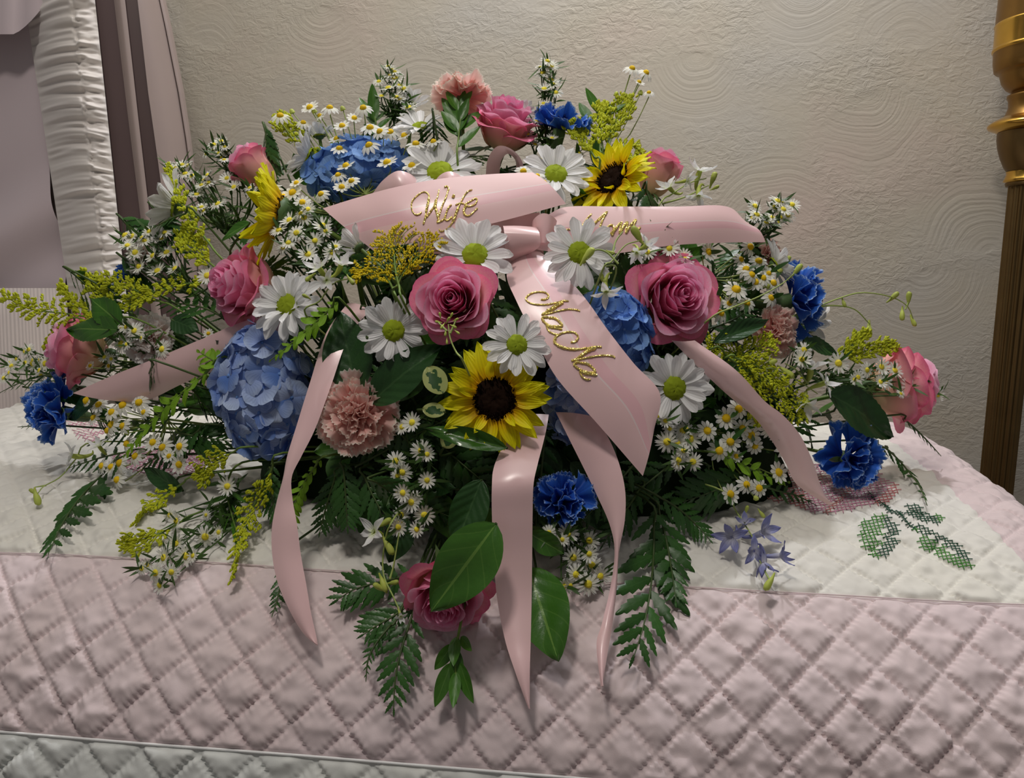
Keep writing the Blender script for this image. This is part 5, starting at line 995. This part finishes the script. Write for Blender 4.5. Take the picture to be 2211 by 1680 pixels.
ruscus([(1003, 205), (995, 250), (990, 300), (988, 350)], [(990, 240, 962, 196, 24), (992, 235, 1020, 196, 20), (990, 262, 955, 215, 26), (992, 262, 1012, 215, 22), (990, 285, 952, 240, 28), (990, 285, 1010, 238, 26), (992, 282, 1042, 232, 26), (990, 318, 1038, 270, 26), (988, 292, 958, 262, 20), (998, 230, 1003, 198, 16)], 'leafy ruscus tip standing in front of the top carnation', .02)
ruscus([(805, 185), (806, 225), (812, 270), (815, 310)], [(808, 262, 803, 182, 26), (808, 260, 775, 210, 18), (812, 270, 790, 250, 14), (812, 262, 835, 238, 16), (814, 280, 846, 250, 18), (812, 290, 785, 268, 14)], 'ruscus tip left of the top aster spike', .0)
ruscus([(985, 1520), (985, 1470), (982, 1420), (990, 1370), (1000, 1320)], [(978, 1390, 938, 1448, 30), (985, 1400, 985, 1500, 32), (975, 1430, 938, 1527, 34), (992, 1430, 1021, 1520, 32), (985, 1450, 978, 1530, 26), (995, 1375, 1022, 1408, 22), (985, 1375, 980, 1440, 28)], 'ruscus tip hanging below the lowest pink rose', .0)
ruscus([(1265, 190), (1285, 230), (1296, 290), (1300, 350)], [(1294, 245, 1264, 190, 20), (1276, 268, 1250, 222, 26), (1300, 262, 1322, 220, 12), (1300, 250, 1352, 228, 16), (1300, 300, 1350, 262, 16)], 'dark ruscus leaves at the top right by the goldenrod', -.004)
ruscus([(515, 1160), (500, 1110), (490, 1050), (520, 1000)], [(500, 1110, 470, 1165, 10), (500, 1090, 540, 1150, 10), (495, 1070, 440, 1090, 9), (495, 1060, 540, 1090, 10), (500, 1120, 515, 1185, 10), (490, 1040, 430, 1050, 9)], 'narrow leafed sprig beside the hanging goldenrod', .0)
# ------------------------------------------------------------------ larkspur
def lark_petal(v, mat): return grid('petal', blade(.55, .13, sh_leaf, 5, 8, bend=(-.25, .45)[v], cup=.3, ruff=.06, seed=v + 80), mat)
def larkspur(flowers, buds, stems, mat, label, lift=.016, curl=1.0):
    Bp = P3(*stems[0][-1], -.01); root = thing('larkspur_sprig', label, 'larkspur', Bp, 'larkspur sprigs'); sm = MB()
    for st in stems:
        W3 = [P3(x, y, lift) for x, y in st]; c = core_pt(W3[-1]); sm.add(tube_pts(smooth_path(W3 + ([W3[-1].lerp(c, .4) - outward(W3[-1]) * .01, c] if st is stems[0] else []), 26), [.0006, .0009, .0011], 5), True)
    ob('stem', sm.mesh('stem', M_stem_p), root, rel(root, Matrix.Identity(4)))
    for (px, py, sz, r, u, t) in flowers:
        C = P3(px, py, lift + .006); z = cdir(r, u, t); s = sz * mpp(C); Mx = Matrix.Translation(C) @ frame(z, rng.random() * 6) @ Matrix.Scale(s, 4); e = rng.uniform(.15, .4) * curl
        f = ob('spur', shared(('spur', mat.name), lambda: grid('spur', tube_pts(smooth_path([(0, 0, .06), (0, 0, -.12), (.05, 0, -.36), (.20, .03, -.56), (.33, .05, -.55)], 12), [.09, .10, .07, .045, .02], 7), M_bud if mat is M_lark_w else M_lark_b, True)), root, rel(root, Mx))
        for i in range(5):
            v = rng.randrange(2); ob('petal', shared(('lark', v, mat.name), lambda: lark_petal(v, mat)), f, Matrix.Rotation(i * 1.2566 + rng.uniform(-.2, .2), 4, 'Z') @ Matrix.Translation((.03, 0, .03)) @ Matrix.Rotation(-rng.uniform(.1, .8) * curl, 4, 'Y'))
    for (px, py, sz, r, u) in buds:
        C = P3(px, py, lift); d = (RIGHT * r + UP * u - FWD * .15).normalized()
        ob('bud', shared('larkbud', lambda: grid('bud', tube_pts(smooth_path([(0, 0, -1.0), (.06, 0, -.5), (0, 0, 0), (0, 0, .5), (.05, 0, .62)], 14), [.07, .12, .24, .30, .22, .03], 8), M_bud, True)), root, rel(root, Matrix.Translation(C) @ frame(d, rng.random() * 6) @ Matrix.Scale(sz * .66 * mpp(C), 4)))
larkspur([(690, 580, 62, -.3, .6, .7), (735, 575, 60, .4, .8, .3), (705, 605, 48, .2, -.3, .9)], [(668, 600, 26, -.6, -.5), (758, 606, 26, .5, -.7), (660, 640, 20, -.3, .2)], [[(760, 600), (720, 612), (690, 650), (660, 680)], [(690, 590), (705, 612), (715, 620)]], M_lark_w, 'white larkspur flowers above the full white daisy', .035)
larkspur([(1510, 372, 62, .3, .9, .2), (1445, 405, 52, -.5, .4, .5), (1508, 420, 56, -.1, -.9, .3), (1482, 390, 40, .6, .1, .5)], [(1540, 385, 34, .3, .9), (1545, 405, 20, .5, .2)], [[(1525, 385), (1490, 395), (1450, 420), (1420, 450)], [(1530, 400), (1480, 425), (1430, 440)]], M_lark_w, 'white larkspur beside the pale rose at the upper right', .0)
larkspur([(1395, 530, 52, .4, .3, .6), (1375, 545, 46, -.3, -.7, .6)], [(1375, 505, 46, -.6, .8), (1270, 550, 44, .55, .75), (1320, 545, 20, .6, -.3)], [[(1380, 520), (1350, 530), (1320, 565), (1300, 585)], [(1268, 560), (1285, 540), (1310, 545), (1335, 570)], [(1345, 500), (1330, 520), (1322, 550)]], M_lark_w, 'pale larkspur buds curling over the daisy right of the knot', .055)
larkspur([(1308, 628, 66, .1, -.85, .4)], [(1300, 600, 26, -.3, .9)], [[(1304, 610), (1300, 590), (1310, 575), (1330, 590)]], M_lark_w, 'single white larkspur hanging above the right hydrangea', .035)
larkspur([(1750, 800, 70, -.1, .8, .5), (1778, 828, 60, .7, .3, .5), (1740, 870, 64, -.1, -.8, .5)], [(1665, 783, 32, .8, .4), (1700, 805, 40, .5, -.4), (1695, 880, 26, .1, -.9)], [[(1765, 850), (1720, 820), (1680, 800), (1640, 800)], [(1695, 785), (1720, 800), (1745, 830)]], M_lark_w, 'white larkspur flowers right of the large goldenrod', .022)
larkspur([(1580, 1160, 74, -.5, .1, .7), (1645, 1150, 74, .4, .5, .7), (1628, 1190, 60, -.1, .1, .9), (1680, 1200, 60, .8, .2, .4), (1608, 1130, 46, -.1, .6, .7), (1650, 1212, 60, -.1, -.7, .4)], [(1612, 1100, 22, .1, .5), (1645, 1110, 22, .4, -.6), (1660, 1260, 40, -.5, -.8)], [[(1660, 1225), (1625, 1160), (1590, 1105), (1560, 1060)], [(1640, 1210), (1655, 1240), (1662, 1252)]], M_lark_b, 'violet blue larkspur lying on the quilt at the lower right', .01)
larkspur([(810, 1150, 74, -.5, .3, .7), (865, 1330, 30, .3, -.3, .7)], [(832, 1128, 36, .8, .5), (840, 1182, 44, .4, -.7), (828, 1262, 40, .4, -.9), (850, 1258, 30, .4, .1), (818, 1268, 34, -.5, .4)], [[(868, 1330), (850, 1290), (828, 1240), (830, 1180), (850, 1120)], [(862, 1150), (850, 1220), (842, 1250)]], M_lark_w, 'pale larkspur with curled spurs left of the lowest rose', .012)
larkspur([], [(1930, 640, 30, .8, .7), (1962, 642, 30, .1, 1), (1948, 680, 30, -.1, -1), (1972, 695, 26, .3, -.9), (1876, 715, 38, -.1, -1), (1822, 655, 22, .2, -.8)], [[(1972, 690), (1958, 660), (1920, 640), (1860, 632), (1810, 645), (1760, 665), (1700, 690)], [(1878, 700), (1845, 668), (1800, 660), (1750, 665)], [(1962, 650), (1955, 668)]], M_lark_w, 'arching larkspur stem with green buds at the far right', .0)
larkspur([(160, 985, 60, -.8, .2, .5), (215, 965, 44, -.3, .8, .4)], [(80, 1076, 38, .3, -.9), (72, 1062, 24, -.7, .6)], [[(82, 1065), (95, 1050), (130, 1030), (165, 990), (200, 955)], [(75, 1052), (100, 1048)]], M_lark_w, 'larkspur stem with one green bud over the quilt at the far left', .004)
larkspur([], [(1722, 582, 34, .6, .75)], [[(1715, 590), (1690, 612), (1640, 640), (1580, 665), (1530, 690)]], M_lark_w, 'bare stem with a single bud crossing the right feverfew', .022)
larkspur([], [(955, 705, 16, -.3, -.5), (968, 690, 16, .2, .3), (980, 705, 16, .4, -.2), (962, 720, 16, -.1, -.6), (975, 680, 14, .3, .5), (945, 695, 14, -.6, .1), (988, 718, 14, .5, -.4), (965, 738, 14, .0, -.8), (985, 690, 14, .5, .2), (950, 680, 14, -.2, .8)], [[(968, 700), (972, 730), (985, 760), (1000, 780)], [(945, 695), (965, 715)], [(985, 690), (972, 720)]], M_lark_w, 'cluster of green aster buds in front of the open pink rose', .055)
# ------------------------------------------------------------------ greenery filling the spray
OUT = [(360, 480), (480, 400), (600, 370), (780, 300), (960, 260), (1150, 260), (1300, 320), (1450, 440), (1620, 560), (1720, 690), (1820, 860), (1770, 960), (1640, 1040), (1480, 1090), (1330, 1130), (1150, 1180), (960, 1190), (800, 1110), (620, 1090), (430, 1020), (260, 960), (170, 880), (200, 740), (290, 600)]
def rand_in():
    while True:
        p = (rng.uniform(160, 1830), rng.uniform(255, 1195))
        if inside(p, OUT): return p
MAJ = [(1092, 262, 'top pink rose'), (550, 366, 'pale rose bud'), (1420, 372, 'pale rose at right'), (518, 618, 'left deep pink rose'), (980, 645, 'open middle rose'), (1462, 640, 'large right rose'), (145, 752, 'far left rose'), (1968, 826, 'far right rose'), (960, 1292, 'lowest rose'), (950, 450, 'Wife ribbon'), (1400, 490, 'Mom ribbon'), (1250, 750, 'NaNa ribbon'), (1110, 1150, 'straight ribbon tail'), (1310, 1050, 'twisted ribbon tail'), (640, 1000, 'narrow ribbon tail'), (380, 790, 'left ribbon tail'), (1650, 920, 'right ribbon tail'), (1068, 862, 'front sunflower'), (1320, 386, 'upper right sunflower'), (602, 466, 'half-hidden sunflower'), (768, 896, 'front pink carnation'), (1000, 196, 'top carnation'), (318, 725, 'pale left carnation'), (1684, 714, 'salmon right carnation'), (1728, 648, 'blue carnation at right'), (1840, 994, 'lowest right blue carnation'), (1216, 1078, 'front blue carnation'), (116, 888, 'far left blue carnation'), (550, 842, 'long hydrangea'), (765, 352, 'upper hydrangea'), (1335, 715, 'right hydrangea'), (860, 580, 'yellow goldenrod'), (1600, 780, 'large right goldenrod'), (1600, 590, 'right feverfew'), (650, 500, 'dense aster cluster'), (850, 714, 'drooping daisy'), (622, 660, 'full white daisy'), (1455, 838, 'right white daisy')]
seen = set()
def filler_label(what, px, py):
    near = sorted(MAJ, key=lambda m: (m[0] - px) ** 2 + (m[1] - py) ** 2); ax, ay, an = near[0]
    d = ('left of' if px < ax else 'right of') if abs(px - ax) > abs(py - ay) else ('above' if py < ay else 'below')
    for k in range(1, 9):
        l = '%s tucked %s the %s toward the %s' % (what, d, an, near[k][2])
        if l not in seen: break
    seen.add(l); return l
n = 0; used = []
while n < 92:
    px, py = rand_in()
    if any((px - a) ** 2 + (py - b) ** 2 < 95 ** 2 for a, b in used) and rng.random() < .8: continue
    used.append((px, py)); dp = depth(px, py); T0 = at(px, py, dp + rng.uniform(.025, .05)); nrm = outward(T0); sidev = Vector((rng.uniform(-1, 1), rng.uniform(-.3, .3), rng.uniform(-.9, .35))).normalized()
    base = T0 - sidev * rng.uniform(.07, .11) - nrm * .035; mid = (T0 + base) / 2 + nrm * .004
    if T0.z < quilt_z(T0.x, T0.y) + .01 or base.z < quilt_z(base.x, base.y) + .012: continue
    frond([T0, mid, base], rng.uniform(62, 96), 'd', filler_label('dark fern frond', px, py), 0, 8, 'leatherleaf filler deep in the spray', .2, 'w', (nrm + Vector((rng.uniform(-.4, .4), -.3, rng.uniform(-.2, .5)))).normalized()); n += 1
def filler_leaf(v): return grid('leaf', blade(1.0, .24 + .04 * v, sh_leaf, 5, 10, bend=-.25 + .2 * v, fold=.25, ruff=.04, seed=v + 90), (M_leaf_d, M_leaf_d, M_rusc)[v])
n = 0
while n < 84:
    px, py = rand_in(); dp = depth(px, py); T0 = at(px, py, dp + rng.uniform(.04, .075)); nrm = outward(T0); c = core_pt(T0)
    if T0.z < quilt_z(T0.x, T0.y) + .02: continue
    root = thing('foliage_stem', filler_label('dark leafy stem', px, py), 'foliage', c, 'leafy filler stems deep in the spray'); path = smooth_path([c, c.lerp(T0, .55) + Vector((rng.uniform(-.02, .02), 0, rng.uniform(0, .03))), T0], 20)
    ob('stem', grid('stem', tube_pts(path, [.0014, .0008], 5), M_stem_d, True), root, rel(root, Matrix.Identity(4)))
    for i in range(8):
        k = int(7 + 12 * i / 7.0); p = Vector(path[k]); T = (Vector(path[k]) - Vector(path[k - 1])).normalized(); sd = T.cross(Vector((0, -.6, .8))).normalized(); a = i * 2.4
        d = (T * .6 + sd * math.cos(a) + sd.cross(T) * math.sin(a) * .7).normalized(); v = rng.randrange(3); L = rng.uniform(.030, .052)
        ob('leaf', shared(('fleaf', v), lambda: filler_leaf(v)), root, rel(root, Matrix.Translation(p) @ axes(d, nrm * .8 + Vector((0, -.3, .3)) + T * .3) @ Matrix.Scale(L, 4)))
    n += 1
